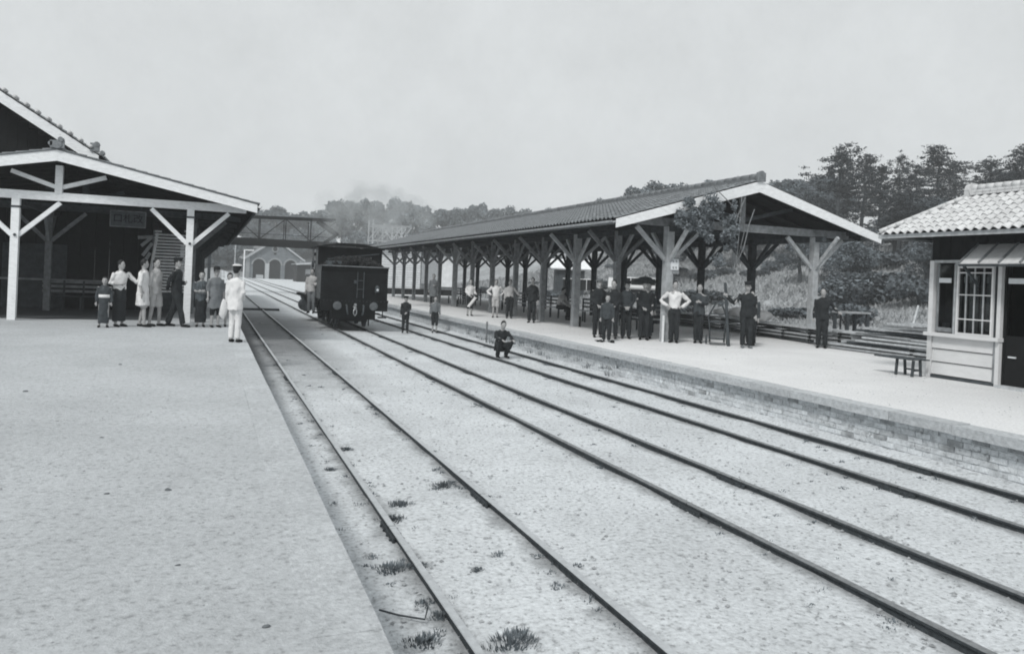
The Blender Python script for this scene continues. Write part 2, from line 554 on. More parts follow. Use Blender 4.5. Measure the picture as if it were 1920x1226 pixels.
for (a, b, top, lab) in tracks:
    t = empty('railway_track', ((a + b) / 2, 0, -0.030 if top == 'shine' else -0.028), label=lab, cat='railway track')
    g = (b - a) / 2
    rail_me = rail_mesh(0, 8.992, top)
    for s in (-1, 1):
        y = -3.0 + (0.7 if s > 0 else 0)
        while y < 172:
            link('rail', rail_me, t, (s * g, y, 0))
            if y < 60: link('fishplate', plate_me, t, (s * g, y, 0))
            y += 9.0

# rodding trough crossing near the engine
put('trough_cover', MB().span((0.9, 39.7, 0.02), (3.2, 40.2, 0.10)), 'timber', label='dark board trough lying across the first track by the engine', cat='trough')

# ------------------------------------------------------------------ roofs
def tile_mesh(w, L, mat, name='tile', k=6):
    """a pan tile: S-shaped across (x), lying along y, with thickness"""
    m = MB()
    t = 0.014
    prof = []
    for i in range(k + 1):
        u = i / k
        z = 0.030 * math.sin(u * 2 * math.pi - 0.6) if u < 0.95 else 0.030 * math.sin(0.95 * 2 * math.pi - 0.6) + 0.006
        prof.append(((u - 0.5) * w * 1.06, z))
    for yv, dz in ((-L / 2, 0.012), (L / 2, 0.034)):     # y+ is the down-slope nose, lifted
        for (x, z) in prof: m.v.append((x, yv, z + dz))
    for yv, dz in ((L / 2, 0.034 - t),):
        for (x, z) in prof: m.v.append((x, yv, z + dz))
    n = k + 1
    m.f = [(i, i + 1, n + i + 1, n + i) for i in range(k)] + [(n + i, n + i + 1, 2 * n + i + 1, 2 * n + i) for i in range(k)]
    return m, m.mesh(name, mat, False)

def slope_frame(p_ridge, p_eave, along):
    """matrix whose x runs along the eave, y down the slope, z out of the roof"""
    d = (V(*p_eave) - V(*p_ridge))
    L = d.length
    d.normalize()
    a = V(*along).normalized()
    n = a.cross(d).normalized()
    if n.z < 0:
        a = -a
        n = a.cross(d).normalized()
    m = Matrix(((a.x, d.x, n.x, p_ridge[0]), (a.y, d.y, n.y, p_ridge[1]), (a.z, d.z, n.z, p_ridge[2]), (0, 0, 0, 1)))
    return m, L

def tiled_slope(parent, fm, Ls, x0, x1, tw, tl, mat, want=0, keep=None, order=None, ppos=None):
    tmb, tme = tile_mesh(tw, tl * 1.18, mat)
    cells = []
    nrow = max(1, int(round(Ls / tl)))
    tl = Ls / nrow
    nc = int((x1 - x0) / tw)
    for c in range(nc):
        for r_ in range(nrow):
            x = x0 + (c + .5) * tw
            y = (r_ + .5) * tl + 0.02
            if keep and not keep(x, y): continue
            cells.append((x, y))
    if order: cells.sort(key=order)
    big = MB()
    off = Matrix.Translation(-V(*ppos)) if ppos else Matrix()
    for i, (x, y) in enumerate(cells):
        mt = off @ fm @ Matrix.Translation((x, y, 0.012 + rnd.uniform(-.003, .003))) @ Matrix.Rotation(rnd.uniform(-.012, .012), 4, 'Z')
        if i < want:
            link('tile', tme, parent, mw=mt)
        else:
            big.add([mt @ V(*p) for p in tmb.v], tmb.f)
    if big.v:
        put('roof_tiles', big, mat, parent, kind='stuff')

def Y_tree(parent, X, Y, o, mat, w=0.19, zt=3.62, foot=True, dirs=('x', 'y'), zb=2.72, reach=1.0, pz=PZ):
    """post with its braces, coordinates relative to the parent's origin o"""
    def q(x, y, z): return (x - o[0], y - o[1], z - o[2])
    p = put('post', MB().box(q(X, Y, (pz + zt) / 2), (w, w, zt - pz)), mat, parent)
    for s in (-1, 1):
        if 'x' in dirs:
            put('brace', MB().beam(q(X + s * w * .4, Y, zb), q(X + s * reach, Y, zt - 0.04), 0.08, 0.105), mat, parent)
        if 'y' in dirs:
            put('brace', MB().beam(q(X, Y + s * w * .4, zb), q(X, Y + s * reach * .9, zt - 0.04), 0.075, 0.10), mat, parent)

# --- island canopy
o = (13.62, 17.0, PZ)
can = empty('island_canopy', o, label='long open timber canopy with grey tiled gable roof on the island platform', cat='canopy')
def q(x, y, z): return (x - o[0], y - o[1], z - o[2])
YE = 52.5
xr, zr, zeL, zeR, xl, xrr = 13.62, 4.93, 3.64, 3.72, 9.33, 17.95
for (xe, ze) in ((xl, zeL), (xrr, zeR)):
    m = MB()
    s = 1 if xe > xr else -1
    # roof boards, one board per 0.28 m strip along the slope length of the canopy
    nb_ = 14
    for i in range(nb_):
        a, b = i / nb_, (i + 1) / nb_ - 0.004
        p0 = (xr + (xe - xr) * (a + b) / 2, 0, zr + (ze - zr) * (a + b) / 2)
        ln = math.hypot(xe - xr, ze - zr) / nb_ - .012
        bmm = MB().beam(q(p0[0], 17.06, p0[2]), q(p0[0], YE, p0[2]), ln, 0.03, up=(-(ze - zr) * s, 0, abs(xe - xr)))
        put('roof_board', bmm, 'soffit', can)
    # rafters
    y = 17.68
    while y < YE:
        put('rafter', MB().beam(q(xr, y, zr - .09), q(xe - s * .08, y, ze - .09 + .02), .07, .10), 'soffit', can)
        y += 0.9167
    # bargeboards front and back
    for yb in (16.98, YE + .02):
        bb = MB()
        up = 0.13
        x0_, x1_ = xr, xe + s * 0.02
        z0_, z1_ = zr + .02, ze + .02
        vs_ = []
        for yo in (yb - .02, yb + .02):
            vs_ += [q(x0_, yo, z0_), q(x1_, yo, z1_), q(x1_, yo, z1_ - .22), q(x0_, yo, z0_ - .29)]
        bb.add(vs_, [(3, 2, 1, 0), (4, 5, 6, 7), (0, 1, 5, 4), (1, 2, 6, 5), (2, 3, 7, 6), (3, 0, 4, 7)])
        put('bargeboard', bb, 'white_paint', can)
    # eave fascia with gutter
    put('fascia', MB().box(q(xe + s * .0, (17.02 + YE) / 2, ze - .06), (.03, YE - 17.04, .09)), 'timber_mid', can)
    g = MB()
    gx, gz = xe + s * .07, ze - .02
    for yv in (17.0, YE):
        g.v += [q(gx + .055 * math.cos(math.pi + math.pi * k / 6), yv, gz + .055 * math.sin(math.pi + math.pi * k / 6)) for k in range(7)]
    g.f = [(k, k + 1, 8 + k, 7 + k) for k in range(6)]
    go = put('gutter', g, 'timber_pale', can)
    fm, Ls = slope_frame((xr, 17.0, zr + .035), (xe, 17.0, ze + .035), (0, 1, 0))
    flip = fm.col[0][1]
    L_all = YE - 17.0
    x0_, x1_ = (0, L_all) if flip > 0 else (-L_all, 0)
    if s < 0:
        tiled_slope(can, fm, Ls + .03, x0_, x1_, .22, .235, 'tile', want=290, order=lambda c: abs(c[0]) - 0.4 * c[1], ppos=o)
    else:
        tiled_slope(can, fm, Ls + .03, x0_, x1_, .22, .235, 'tile', want=0, ppos=o)
# ridge: stacked courses and round caps
put('ridge_course', MB().box(q(xr, (16.98 + YE) / 2, zr + .10), (.22, YE - 16.98, .07)), 'tile', can)
cap = MB().tube([(0, -.19, 0), (0, .19, 0)], [.085, .092], 10)
cme = cap.mesh('ridge_tile', 'tile', True)
y = 17.15
while y < YE:
    link('ridge_tile', cme, can, q(xr, y, zr + .16)); y += .37
put('ridge_end_tile', MB().box(q(xr, 16.94, zr + .13), (.26, .07, .24)).tube([q(xr, 16.90, zr + .2), q(xr, 16.98, zr + .2)], .10, 12), 'tile', can)
bright = {0, 2, 7}
for k in range(13):
    Yp = 17.68 + 2.75 * k
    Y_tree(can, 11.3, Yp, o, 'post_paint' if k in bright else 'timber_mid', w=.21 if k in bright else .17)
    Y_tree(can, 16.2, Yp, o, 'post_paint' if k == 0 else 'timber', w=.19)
    put('tie_beam', MB().box(q(13.75, Yp, 3.735), (7.3, .13, .21)), 'timber_mid' if k == 0 else 'timber', can)
    put('king_post', MB().box(q(13.62, Yp, 4.35), (.13, .13, 1.02)), 'timber_mid' if k == 0 else 'timber', can)
    for s in (-1, 1):
        put('strut', MB().beam(q(13.62 + s * .07, Yp, 3.95), q(13.62 + s * 1.7, Yp, 4.36), .09, .10), 'timber', can)
for X_ in (11.3, 16.2):
    put('wall_plate', MB().box(q(X_, (17.3 + YE) / 2, 3.56), (.14, YE - 17.3, .15)), 'timber', can)
for X_, zz in ((9.9, 3.70), (17.35, 3.78)):
    put('purlin', MB().box(q(X_, (17.06 + YE) / 2, zz), (.1, YE - 17.2, .12)), 'timber', can)
for k in (0, 2, 7):
    put('post_shoe', MB().box(q(11.44, 17.68 + 2.75 * k + .01, .74), (.06, .30, .34)), 'dark', can)
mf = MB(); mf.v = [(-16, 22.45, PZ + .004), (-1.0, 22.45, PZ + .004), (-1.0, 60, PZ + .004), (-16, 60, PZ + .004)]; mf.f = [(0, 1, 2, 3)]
struct('dark_floor_sheet', mf, 'floor_dark')  # darker sheet laid over the platform under the near canopy
# --- small notice on the first post
nb2 = empty('notice_board', (11.42, 17.54, 2.62), R(-18), label='small white notice with faint marks fixed to the first island post', cat='notice')
put('board', MB().box((0, 0, 0), (.21, .02, .29)), 'paper', nb2)
for (cx, cz) in ((-.045, .085), (.04, .085), (-.04, -.085), (.035, -.085)):
    ch = MB()
    ch.box((cx, -.013, cz + .02), (.045, .004, .008)).box((cx, -.013, cz - .004), (.038, .004, .007)).box((cx, -.0135, cz), (.007, .004, .062)).box((cx + .016, -.0132, cz - .02), (.007, .004, .03))
    put('character', ch, 'mid_cloth', nb2)
put('backing', MB().box((0, .025, .0), (.25, .02, .50)), 'timber_mid', nb2)

# --- left station canopy (front gable)
o2 = (-3.54, 21.2, PZ)
lc = empty('station_canopy', o2, label='wide station canopy with white bargeboards and white braced posts on the near platform', cat='canopy')
def q2(x, y, z): return (x - o2[0], y - o2[1], z - o2[2])
YL = 60.0
xr2, zr2 = -3.54, 4.66
slope2 = 0.212
for xe in (1.03, -8.1):
    s = 1 if xe > xr2 else -1
    ze = zr2 - slope2 * abs(xe - xr2)
    nb_ = 16
    for i in range(nb_):
        a = (i + .5) / nb_
        ln = math.hypot(xe - xr2, ze - zr2) / nb_ - .012
        x_, z_ = xr2 + (xe - xr2) * a, zr2 + (ze - zr2) * a
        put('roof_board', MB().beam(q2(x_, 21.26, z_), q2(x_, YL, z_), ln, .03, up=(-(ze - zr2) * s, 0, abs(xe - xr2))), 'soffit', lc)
    y = 22.0
    while y < YL:
        put('rafter', MB().beam(q2(xr2, y, zr2 - .09), q2(xe - s * .08, y, ze - .07), .07, .10), 'soffit', lc)
        y += 0.95
    bb = MB(); vs_ = []
    for yo in (21.18, 21.22):
        vs_ += [q2(xr2, yo, zr2 + .02), q2(xe + s * .02, yo, ze + .02), q2(xe + s * .02, yo, ze - .20), q2(xr2, yo, zr2 - .24)]
    bb.add(vs_, [(3, 2, 1, 0), (4, 5, 6, 7), (0, 1, 5, 4), (1, 2, 6, 5), (2, 3, 7, 6), (3, 0, 4, 7)])
    put('bargeboard', bb, 'white_paint', lc)
    put('verge_strip', MB().beam(q2(xr2, 21.2, zr2 + .045), q2(xe + s * .05, 21.2, ze + .045), .09, .03, up=(0, 0, 1)), 'tile', lc)
    put('fascia', MB().box(q2(xe, (21.24 + YL) / 2, ze - .07), (.03, YL - 21.24, .12)), 'timber', lc)
    fm, Ls = slope_frame((xr2, 21.2, zr2 + .03), (xe, 21.2, ze + .03), (0, 1, 0))
    LL = YL - 21.2
    x0_, x1_ = (0, LL) if fm.col[0][1] > 0 else (-LL, 0)
    tiled_slope(lc, fm, Ls + .04, x0_, x1_, .25, .27, 'tile', want=0, ppos=o2)
g = MB()
for yv in (21.2, YL):
    g.v += [q2(1.11 + .06 * math.cos(math.pi + math.pi * k / 6), yv, 3.68 + .06 * math.sin(math.pi + math.pi * k / 6)) for k in range(7)]
g.f = [(k, k + 1, 8 + k, 7 + k) for k in range(6)]
put('gutter', g, 'iron', lc)
put('ridge_course', MB().box(q2(xr2, 22.6, zr2 + .08), (.22, 2.8, .08)), 'tile', lc)
orn = MB().box(q2(xr2, 21.16, zr2 + .15), (.30, .08, .18)).tube([q2(xr2, 21.10, zr2 + .15), q2(xr2, 21.22, zr2 + .15)], .10, 14)
orn.tube([q2(xr2 + .07, 21.10, zr2 + .27), q2(xr2 + .07, 21.30, zr2 + .27)], .06, 12).tube([q2(xr2 - .14, 21.12, zr2 + .16), q2(xr2 - .14, 21.3, zr2 + .16)], .055, 10)
put('ridge_end_tile', orn, 'tile', lc)
k = 0
for X_ in (-8.3, -4.45, -0.56):
    for j in range(10):
        Yp = 21.75 + j * 4.2
        mt = 'white_paint' if j == 0 else ('timber_mid' if j == 1 else 'timber')
        Y_tree(lc, X_, Yp, o2, mt, w=.17, zt=3.50, zb=2.62, reach=.93, dirs=('x',) if j == 0 else ('x', 'y'))
        if j == 0:
            put('iron_strap', MB().box(q2(X_, Yp, 3.30), (.19, .19, .05)), 'iron', lc)
            put('bolt', MB().ball(q2(X_ + .01, Yp - .10, 2.62), .035), 'iron', lc)
for j in range(10):
    Yp = 21.75 + j * 4.2
    mt = 'white_paint' if j == 0 else 'timber'
    put('tie_beam', MB().box(q2(-4.0, Yp, 3.60), (9.6, .15, .20)), mt, lc)
    put('king_post', MB().box(q2(-3.56, Yp - (.02 if j == 0 else 0), 4.02), (.16, .15, .68)), mt, lc)
    for s in (-1, 1):
        put('strut', MB().beam(q2(-3.56 + s * .08, Yp, 3.84), q2(-3.56 + s * 1.02, Yp, 4.16), .10, .10), mt, lc)
for X_ in (-8.3, -4.45, -0.56):
    put('wall_plate', MB().box(q2(X_, (21.9 + YL) / 2, 3.44), (.14, YL - 22.0, .12)), 'timber', lc)

# --- main station building with its taller gable behind the canopy
o3 = (-8.2, 24.0, PZ)
sb = empty('station_building', o3, label='dark timber station building with tall tiled gable rising behind the near canopy', cat='building')
def q3(x, y, z): return (x - o3[0], y - o3[1], z - o3[2])
# gable slopes: from ridge x -8.4 z 8.3 down to x -2.95 z 4.86
xr3, zr3, xe3, ze3 = -8.4, 8.28, -2.95, 4.88
for s, xe in ((1, xe3), (-1, 2 * xr3 - xe3)):
    up = (-(ze3 - zr3) * s, 0, abs(xe - xr3))
    put('roof_slab', MB().beam(q3((xr3 + xe) / 2, 23.56, (zr3 + ze3) / 2), q3((xr3 + xe) / 2, 58, (zr3 + ze3) / 2), math.hypot(xe - xr3, ze3 - zr3) - .02, .06, up=up), 'soffit', sb)
    bb = MB(); vs_ = []
    for yo in (23.48, 23.53):
        vs_ += [q3(xr3, yo, zr3 + .03), q3(xe, yo, ze3 + .03), q3(xe, yo, ze3 - .26), q3(xr3, yo, zr3 - .26)]
    bb.add(vs_, [(3, 2, 1, 0), (4, 5, 6, 7), (0, 1, 5, 4), (1, 2, 6, 5), (2, 3, 7, 6), (3, 0, 4, 7)])
    put('bargeboard', bb, 'white_paint', sb)
    fm, Ls = slope_frame((xr3, 23.45, zr3 + .05), (xe, 23.45, ze3 + .05), (0, 1, 0))
    x0_, x1_ = (0, 34) if fm.col[0][1] > 0 else (-34, 0)
    tiled_slope(sb, fm, Ls + .05, x0_, x1_, .27, .28, 'tile', want=0, ppos=o3)
# verge end tiles seen against the sky
vt = MB().tube([(0, -.12, 0), (0, .16, 0)], [.05, .055], 10)
vtm = vt.mesh('verge_tile', 'tile_pale', True)
dx_, dz_ = (xe3 - xr3), (ze3 - zr3)
Ltot = math.hypot(dx_, dz_)
s_ = 0.2
while s_ < Ltot:
    a = s_ / Ltot
    link('verge_tile', vtm, sb, q3(xr3 + dx_ * a, 23.52, zr3 + dz_ * a + .13)); s_ += .30
put('eave_end_tile', MB().box(q3(-3.05, 23.5, 5.12), (.22, .14, .22)).tube([q3(-3.0, 23.42, 5.2), q3(-3.0, 23.6, 5.2)], .07, 10).tube([q3(-2.86, 23.4, 4.98), q3(-2.86, 23.6, 4.98)], .06, 10), 'tile', sb)
# gable wall of vertical boards
x_ = -13.4
while x_ < -3.3:
    zt = zr3 - .35 - abs(x_ + .12 - xr3) * (zr3 - ze3) / (xe3 - xr3)
    zt = max(zt, 4.5)
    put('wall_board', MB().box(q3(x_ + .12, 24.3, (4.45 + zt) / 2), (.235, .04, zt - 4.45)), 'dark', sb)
    x_ += .24
# ground floor: front wall and platform-side wall of dark boards with sliding doors
x_ = -13.4
while x_ < -2.15:
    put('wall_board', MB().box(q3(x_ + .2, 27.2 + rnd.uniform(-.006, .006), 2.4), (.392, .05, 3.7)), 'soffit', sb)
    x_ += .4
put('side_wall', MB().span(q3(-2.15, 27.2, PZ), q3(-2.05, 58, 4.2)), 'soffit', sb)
for yv in (31, 37, 43, 49):
    w = put('window', MB().span(q3(-2.04, yv, 1.4), q3(-2.0, yv + 2.2, 2.7)), 'timber', sb)
put('waist_rail', MB().box(q3(-6.2, 27.1, 1.45), (7.2, .06, .06)), 'timber_mid', sb)
put('door_panel', MB().box(q3(-5.0, 27.12, 1.55), (1.7, .05, 1.95)), 'timber', sb)

# hanging sign board
hs = empty('hanging_sign', (-2.36, 25.5, 3.12), label='hanging wooden board with three dark characters under the near canopy', cat='sign')
put('board', MB().box((0, 0, .23), (.92, .04, .44)), 'signboard', hs)
put('frame', MB().box((0, -.005, .46), (.96, .05, .03)).box((0, -.005, -.0), (.96, .05, .03)).box((-.47, -.005, .23), (.03, .05, .43)).box((.47, -.005, .23), (.03, .05, .43)), 'timber_mid', hs)
def writing(s, size, parent, loc, rot, mat):
    c = bpy.data.curves.new('characters', 'FONT')
    c.body = s; c.size = size; c.extrude = 0.004; c.align_x = 'CENTER'; c.align_y = 'CENTER'
    t = bpy.data.objects.new('characters', c)
    COL.objects.link(t)
    bpy.context.view_layer.update()
    me = bpy.data.meshes.new_from_object(t.evaluated_get(bpy.context.evaluated_depsgraph_get()))
    bpy.data.objects.remove(t)
    me.materials.clear(); me.materials.append(M[mat])
    ob = link('characters', me, parent, loc)
    ob.rotation_euler = rot
    return ob
writing('口札改', 0.27, hs, (0, -.027, .23), (R(90), 0, 0), 'ink')
for sx in (-.35, .35):
    put('hanger', MB().tube([(sx, 0, .45), (sx, 0, .62)], .012, 6), 'iron', hs)

# slatted screen, leaning pole and bench beneath the canopy
ss = empty('slatted_screen', (-1.2, 27.0, PZ), label='pale horizontal slatted screen standing behind the dark-uniformed man under the near canopy', cat='screen')
for i in range(20):
    z = .75 + i * .10
    wd = 1.0 if i < 19 else .2
    put('slat', MB().beam((-.52, 0, z - .57 + .45), (-.52 + wd, 0, z - .57 + .45), .018, .055), 'clap', ss)
put('slat', MB().beam((.34, 0, 2.58 - .0 ), (.48, 0, 2.58), .018, .06), 'clap', ss)
for sx in (-.54, .50):
    put('stile', MB().box((sx, .03, 1.28), (.05, .05, 2.56)), 'timber_mid', ss)
put('kick_board', MB().box((0, .03, .3), (1.0, .03, .55)), 'timber', ss)
put('leaning_pole', MB().beam((-1.62, 26.6, 3.02), (-1.9, 26.2, .60), .07, .05), 'white_paint', label='white squared pole leaning beside the slatted screen', cat='pole')
bn = MB()
for (a, b) in (((-2.15, 26.4, 2.85), (-1.75, 26.6, 2.9)), ((-2.05, 26.4, 2.6), (-1.78, 26.55, 2.88)), ((-2.0, 26.4, 2.3), (-1.75, 26.5, 2.7)), ((-1.95, 26.4, 2.1), (-1.8, 26.5, 2.4))):
    bn.beam(a, b, .012, .10)
put('folded_pennant', bn, 'curtain', label='crumpled pale cloth pennant hanging by the leaning white pole', cat='pennant')

def bench(X, Y, rz, lab, L=2.0, grp=None, seat='timber_pale'):
    e = empty('bench', (X, Y, PZ), rz, label=lab, cat='bench', group=grp)
    for i in range(3):
        put('seat_slat', MB().box((0, -.18 + i * .16, .42), (L, .13, .03)), seat, e)
    for i in range(3):
        put('back_slat', MB().box((0, .27, .56 + i * .14), (L, .025, .08)), 'timber_mid', e)
    n = int(L / .5)
    for i in range(n + 1):
        x = -L / 2 + .06 + i * (L - .12) / n
        put('back_post', MB().box((x, .25, .44), (.05, .04, .88)), 'timber', e)
        put('leg', MB().box((x, -.2, .2), (.05, .05, .40)), 'timber', e)
    return e
bench(13.3, 25.2, R(-72), 'slatted platform bench with pale seat right behind the widest bright island post', 2.4)
bench(13.0, 28.6, R(-75), 'slatted platform bench where the man in pale shirt is sitting', 2.2)
bench(13.1, 33.5, R(-75), 'slatted platform bench farther along behind the three men in white shirts', 2.4)
bench(13.0, 21.2, R(-75), 'slatted platform bench hidden behind the group of boys in caps', 1.8)
bench(12.8, 40.0, R(-75), 'slatted platform bench farthest along the island canopy', 2.6)
bench(-3.6, 26.4, R(0), 'dim bench against the dark station wall under the near canopy', 2.2, seat='timber')

# ------------------------------------------------------------------ steam locomotive (bunker end towards us)
LX, LY = 4.64, 26.9
lo = empty('steam_locomotive', (LX, LY, 0.13), label='small black tank locomotive seen from its coal bunker end, steaming on the middle track', cat='locomotive')
def plate_shape(pts, y0, y1, mat, name, **k):
    """outline in x,z extruded along y"""
    m = MB()
    n = len(pts)
    m.v = [(x, y0, z) for x, z in pts] + [(x, y1, z) for x, z in pts]
    m.f = [tuple(range(n)), tuple(range(2 * n - 1, n - 1, -1))] + [(i, n + i, n + (i + 1) % n, (i + 1) % n) for i in range(n)]
    return put(name, m, mat, lo, **k)
W = 1.16
put('footplate', MB().span((-W - .03, .0, .90), (W + .03, 7.6, .98)), 'loco', lo)
put('buffer_beam', MB().span((-W, -.06, .60), (W, .02, .96)), 'loco', lo)
# bunker with flared rim
m = MB()
for y0_, z0_, y1_, z1_ in ((.05, .98, .05, 1.95), (.05, 1.95, -.06, 2.12)):
    m.beam((0, y0_, z0_), (0, y1_, z1_), W * 2 - .02, .03, up=(0, 1, 0))
put('bunker_back', m, 'loco', lo)
for s in (-1, 1):
    put('bunker_side', MB().span((s * (W - .03), .066, .98), (s * W, 1.25, 2.12)), 'loco_side' if s < 0 else 'loco', lo)  # left plates coloured paler as if sunlit, right ones plain black
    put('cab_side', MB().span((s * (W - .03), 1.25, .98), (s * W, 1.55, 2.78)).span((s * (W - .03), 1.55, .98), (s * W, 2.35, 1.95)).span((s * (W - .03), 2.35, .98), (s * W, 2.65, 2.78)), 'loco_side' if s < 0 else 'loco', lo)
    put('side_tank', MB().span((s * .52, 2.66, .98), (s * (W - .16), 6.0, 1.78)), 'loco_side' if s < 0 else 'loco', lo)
    put('handrail', MB().tube([(s * (W + .05), 1.42, 1.05), (s * (W + .05), 1.42, 2.2)], .018, 6), 'steel', lo)
    put('handrail', MB().tube([(s * (W + .05), 2.50, 1.05), (s * (W + .05), 2.50, 2.2)], .018, 6), 'steel', lo)
    put('step', MB().span((s * (W - .3), 1.3, .42), (s * (W + .02), 1.75, .46)).span((s * (W - .28), 1.38, .46), (s * (W - .25), 1.43, .92)).span((s * (W - .28), 1.64, .46), (s * (W - .25), 1.69, .92)), 'loco', lo)
    put('step', MB().span((s * (W - .28), -.02, .36), (s * (W - .02), .26, .40)).span((s * (W - .15), .1, .40), (s * (W - .12), .14, .92)), 'loco', lo)
    put('cylinder', MB().tube([(s * 1.0, 5.2, .52), (s * 1.0, 6.1, .52)], .26, 14).tube([(s * 1.0, 5.15, .86), (s * 1.0, 6.15, .86)], .17, 12), 'loco_grey', lo)
    put('frame_plate', MB().span((s * .42, .3, .35), (s * .45, 7.2, .90)), 'loco', lo)
    b = put('buffer', MB().tube([(s * .62, -.05, .78), (s * .62, -.30, .78)], [.09, .07], 12), 'loco_grey', lo)
    put('buffer_head', MB().tube([(s * .62, -.30, .78), (s * .62, -.34, .78), (s * .62, -.355, .78)], [.145, .14, .09], 16), 'buffer', b)
# cab rear sheet, with round spectacle windows, and roof
m = MB().span((-W + .03, 1.24, .98), (W - .03, 1.27, 2.15)).span((-W + .03, 1.24, 2.48), (W - .03, 1.27, 2.80))
for x0_, x1_ in ((-W + .03, -.78), (-.44, .44), (.78, W - .03)):
    m.span((x0_, 1.24, 2.15), (x1_, 1.27, 2.48))
put('cab_back', m, 'loco', lo)
for sx in (-.61, .61):
    put('spectacle_ring', MB().tube([(sx, 1.22, 2.315), (sx, 1.245, 2.315)], .19, 16), 'dark', lo)
m = MB(); n_ = 10; vs_ = []
for yv in (1.0, 2.85):
    for k in range(n_ + 1):
        u = -1 + 2 * k / n_
        vs_.append((u * (W + .05), yv, 2.80 + .16 * (1 - u * u)))
    for k in range(n_ + 1):
        u = -1 + 2 * k / n_
        vs_.append((u * (W + .05), yv, 2.76 + .16 * (1 - u * u)))
nn = n_ + 1
m.v = vs_
for k in range(n_):
    m.f += [(k, k + 1, 2 * nn + k + 1, 2 * nn + k), (nn + k, 3 * nn + k, 3 * nn + k + 1, nn + k + 1), (k, nn + k, nn + k + 1, k + 1), (2 * nn + k, 2 * nn + k + 1, 3 * nn + k + 1, 3 * nn + k)]
m.f += [(0, 2 * nn, 3 * nn, nn), (n_, nn + n_, 3 * nn + n_, 2 * nn + n_)]
put('cab_roof', m, 'loco', lo)
put('bunker_rim', MB().beam((-W, -.07, 2.13), (W, -.07, 2.13), .03, .035).beam((-W, -.05, 2.13), (-W, 1.2, 2.13), .03, .03).beam((W, -.05, 2.13), (W, 1.2, 2.13), .03, .03), 'loco_side', lo)
cm = MB()
rc = random.Random(3)
for _ in range(900):
    x = rc.uniform(-W + .1, W - .1); yv = rc.uniform(.02, 1.15)
    z = 1.98 + .42 * (1 - (abs(x) / W) ** 2.5) * (0.55 + .45 * math.sin(min(1, yv) * 2.2)) + rc.uniform(-.05, .08)
    r_ = rc.uniform(.04, .09)
    cm.ball((x, yv, z), (r_ * rc.uniform(.7, 1.2), r_, r_ * rc.uniform(.6, 1)), nu=5, nv=3)
cm.box((0, .6, 1.9), (W * 2 - .12, 1.05, .5))
put('coal', cm, 'coal', lo, kind='stuff')
put('boiler', MB().tube([(0, 2.6, 1.55), (0, 6.2, 1.55)], .52, 20), 'loco', lo)
put('smokebox', MB().tube([(0, 6.2, 1.55), (0, 7.1, 1.55), (0, 7.16, 1.55)], [.56, .56, .45], 20), 'loco', lo)
put('chimney', MB().tube([(0, 6.7, 2.0), (0, 6.7, 2.25), (0, 6.7, 2.85), (0, 6.7, 2.95), (0, 6.7, 3.0)], [.24, .16, .18, .23, .21], 16), 'loco', lo)
put('steam_dome', MB().loft([(0, 4.6, 2.0, .25, .25), (0, 4.6, 2.45, .23, .23), (0, 4.6, 2.58, .16, .16), (0, 4.6, 2.63, .05, .05)], 16), 'loco', lo)
# wheels: rim, hub, spokes
for yv, rw in ((.85, .38), (2.4, .53), (3.9, .53), (5.0, .53)):
    for s in (-1, 1):
        w = put('wheel', MB().tube([(s * .47, yv, rw), (s * .54, yv, rw)], .12, 12), 'loco', lo)
        rim = MB(); nseg = 24
        for k in range(nseg):
            t = 2 * math.pi * k / nseg
            for xx_, rr in ((s * .47, rw), (s * .55, rw), (s * .55, rw - .07), (s * .47, rw - .07)):
                rim.v.append((xx_, yv + rr * math.cos(t), rw + rr * math.sin(t)))
        rim.f = [(k * 4 + j, k * 4 + (j + 1) % 4, ((k + 1) % nseg) * 4 + (j + 1) % 4, ((k + 1) % nseg) * 4 + j) for k in range(nseg) for j in range(4)]
        put('rim', rim, 'loco_grey', w)
        for k in range(8):
            t = 2 * math.pi * k / 8 + .2
            put('spoke', MB().beam((s * .505, yv + .1 * math.cos(t), rw + .1 * math.sin(t)), (s * .505, yv + (rw - .06) * math.cos(t), rw + (rw - .06) * math.sin(t)), .03, .04), 'loco', w)
    put('axle', MB().tube([(-.5, yv, rw), (.5, yv, rw)], .06, 8), 'loco', lo)
for s in (-1, 1):
    put('coupling_rod', MB().beam((s * .60, 2.4, .36), (s * .60, 5.0, .36), .04, .09), 'loco_grey', lo)
    put('connecting_rod', MB().beam((s * .66, 3.9, .38), (s * .66, 5.3, .52), .04, .08), 'loco_grey', lo)
put('coupling', MB().tube([(0, -.06, .74), (0, -.20, .74), (0, -.26, .68)], .05, 8).tube([(0, -.22, .78), (0, -.26, .84)], .045, 8), 'steel', lo)
put('chain_link', MB().tube([(0, -.24, .70), (.05, -.25, .62), (.05, -.25, .52), (0, -.24, .44), (-.05, -.25, .52), (-.05, -.25, .62), (0, -.24, .70)], .02, 6), 'steel', lo)
put('brake_gear', MB().span((-.5, .15, .22), (.5, .2, .3)).span((-.5, .15, .3), (-.46, .2, .6)).span((.46, .15, .3), (.5, .2, .6)).span((-.75, .02, .30), (.75, .06, .60)), 'loco', lo)
put('guard_iron', MB().span((-.56, .1, .08), (-.52, .14, .65)).span((.52, .1, .08), (.56, .14, .65)), 'loco', lo)
lamp = put('tail_lamp', MB().loft([(.76, -.10, 1.26, .075, .075), (.76, -.10, 1.44, .075, .075), (.76, -.10, 1.50, .03, .03)], 12), 'loco_grey', lo)
put('lens', MB().tube([(.76, -.17, 1.35), (.76, -.185, 1.35)], .040, 12), 'paper', lamp)
put('lamp_iron', MB().span((.74, -.04, 1.16), (.78, .05, 1.25)), 'loco', lo)
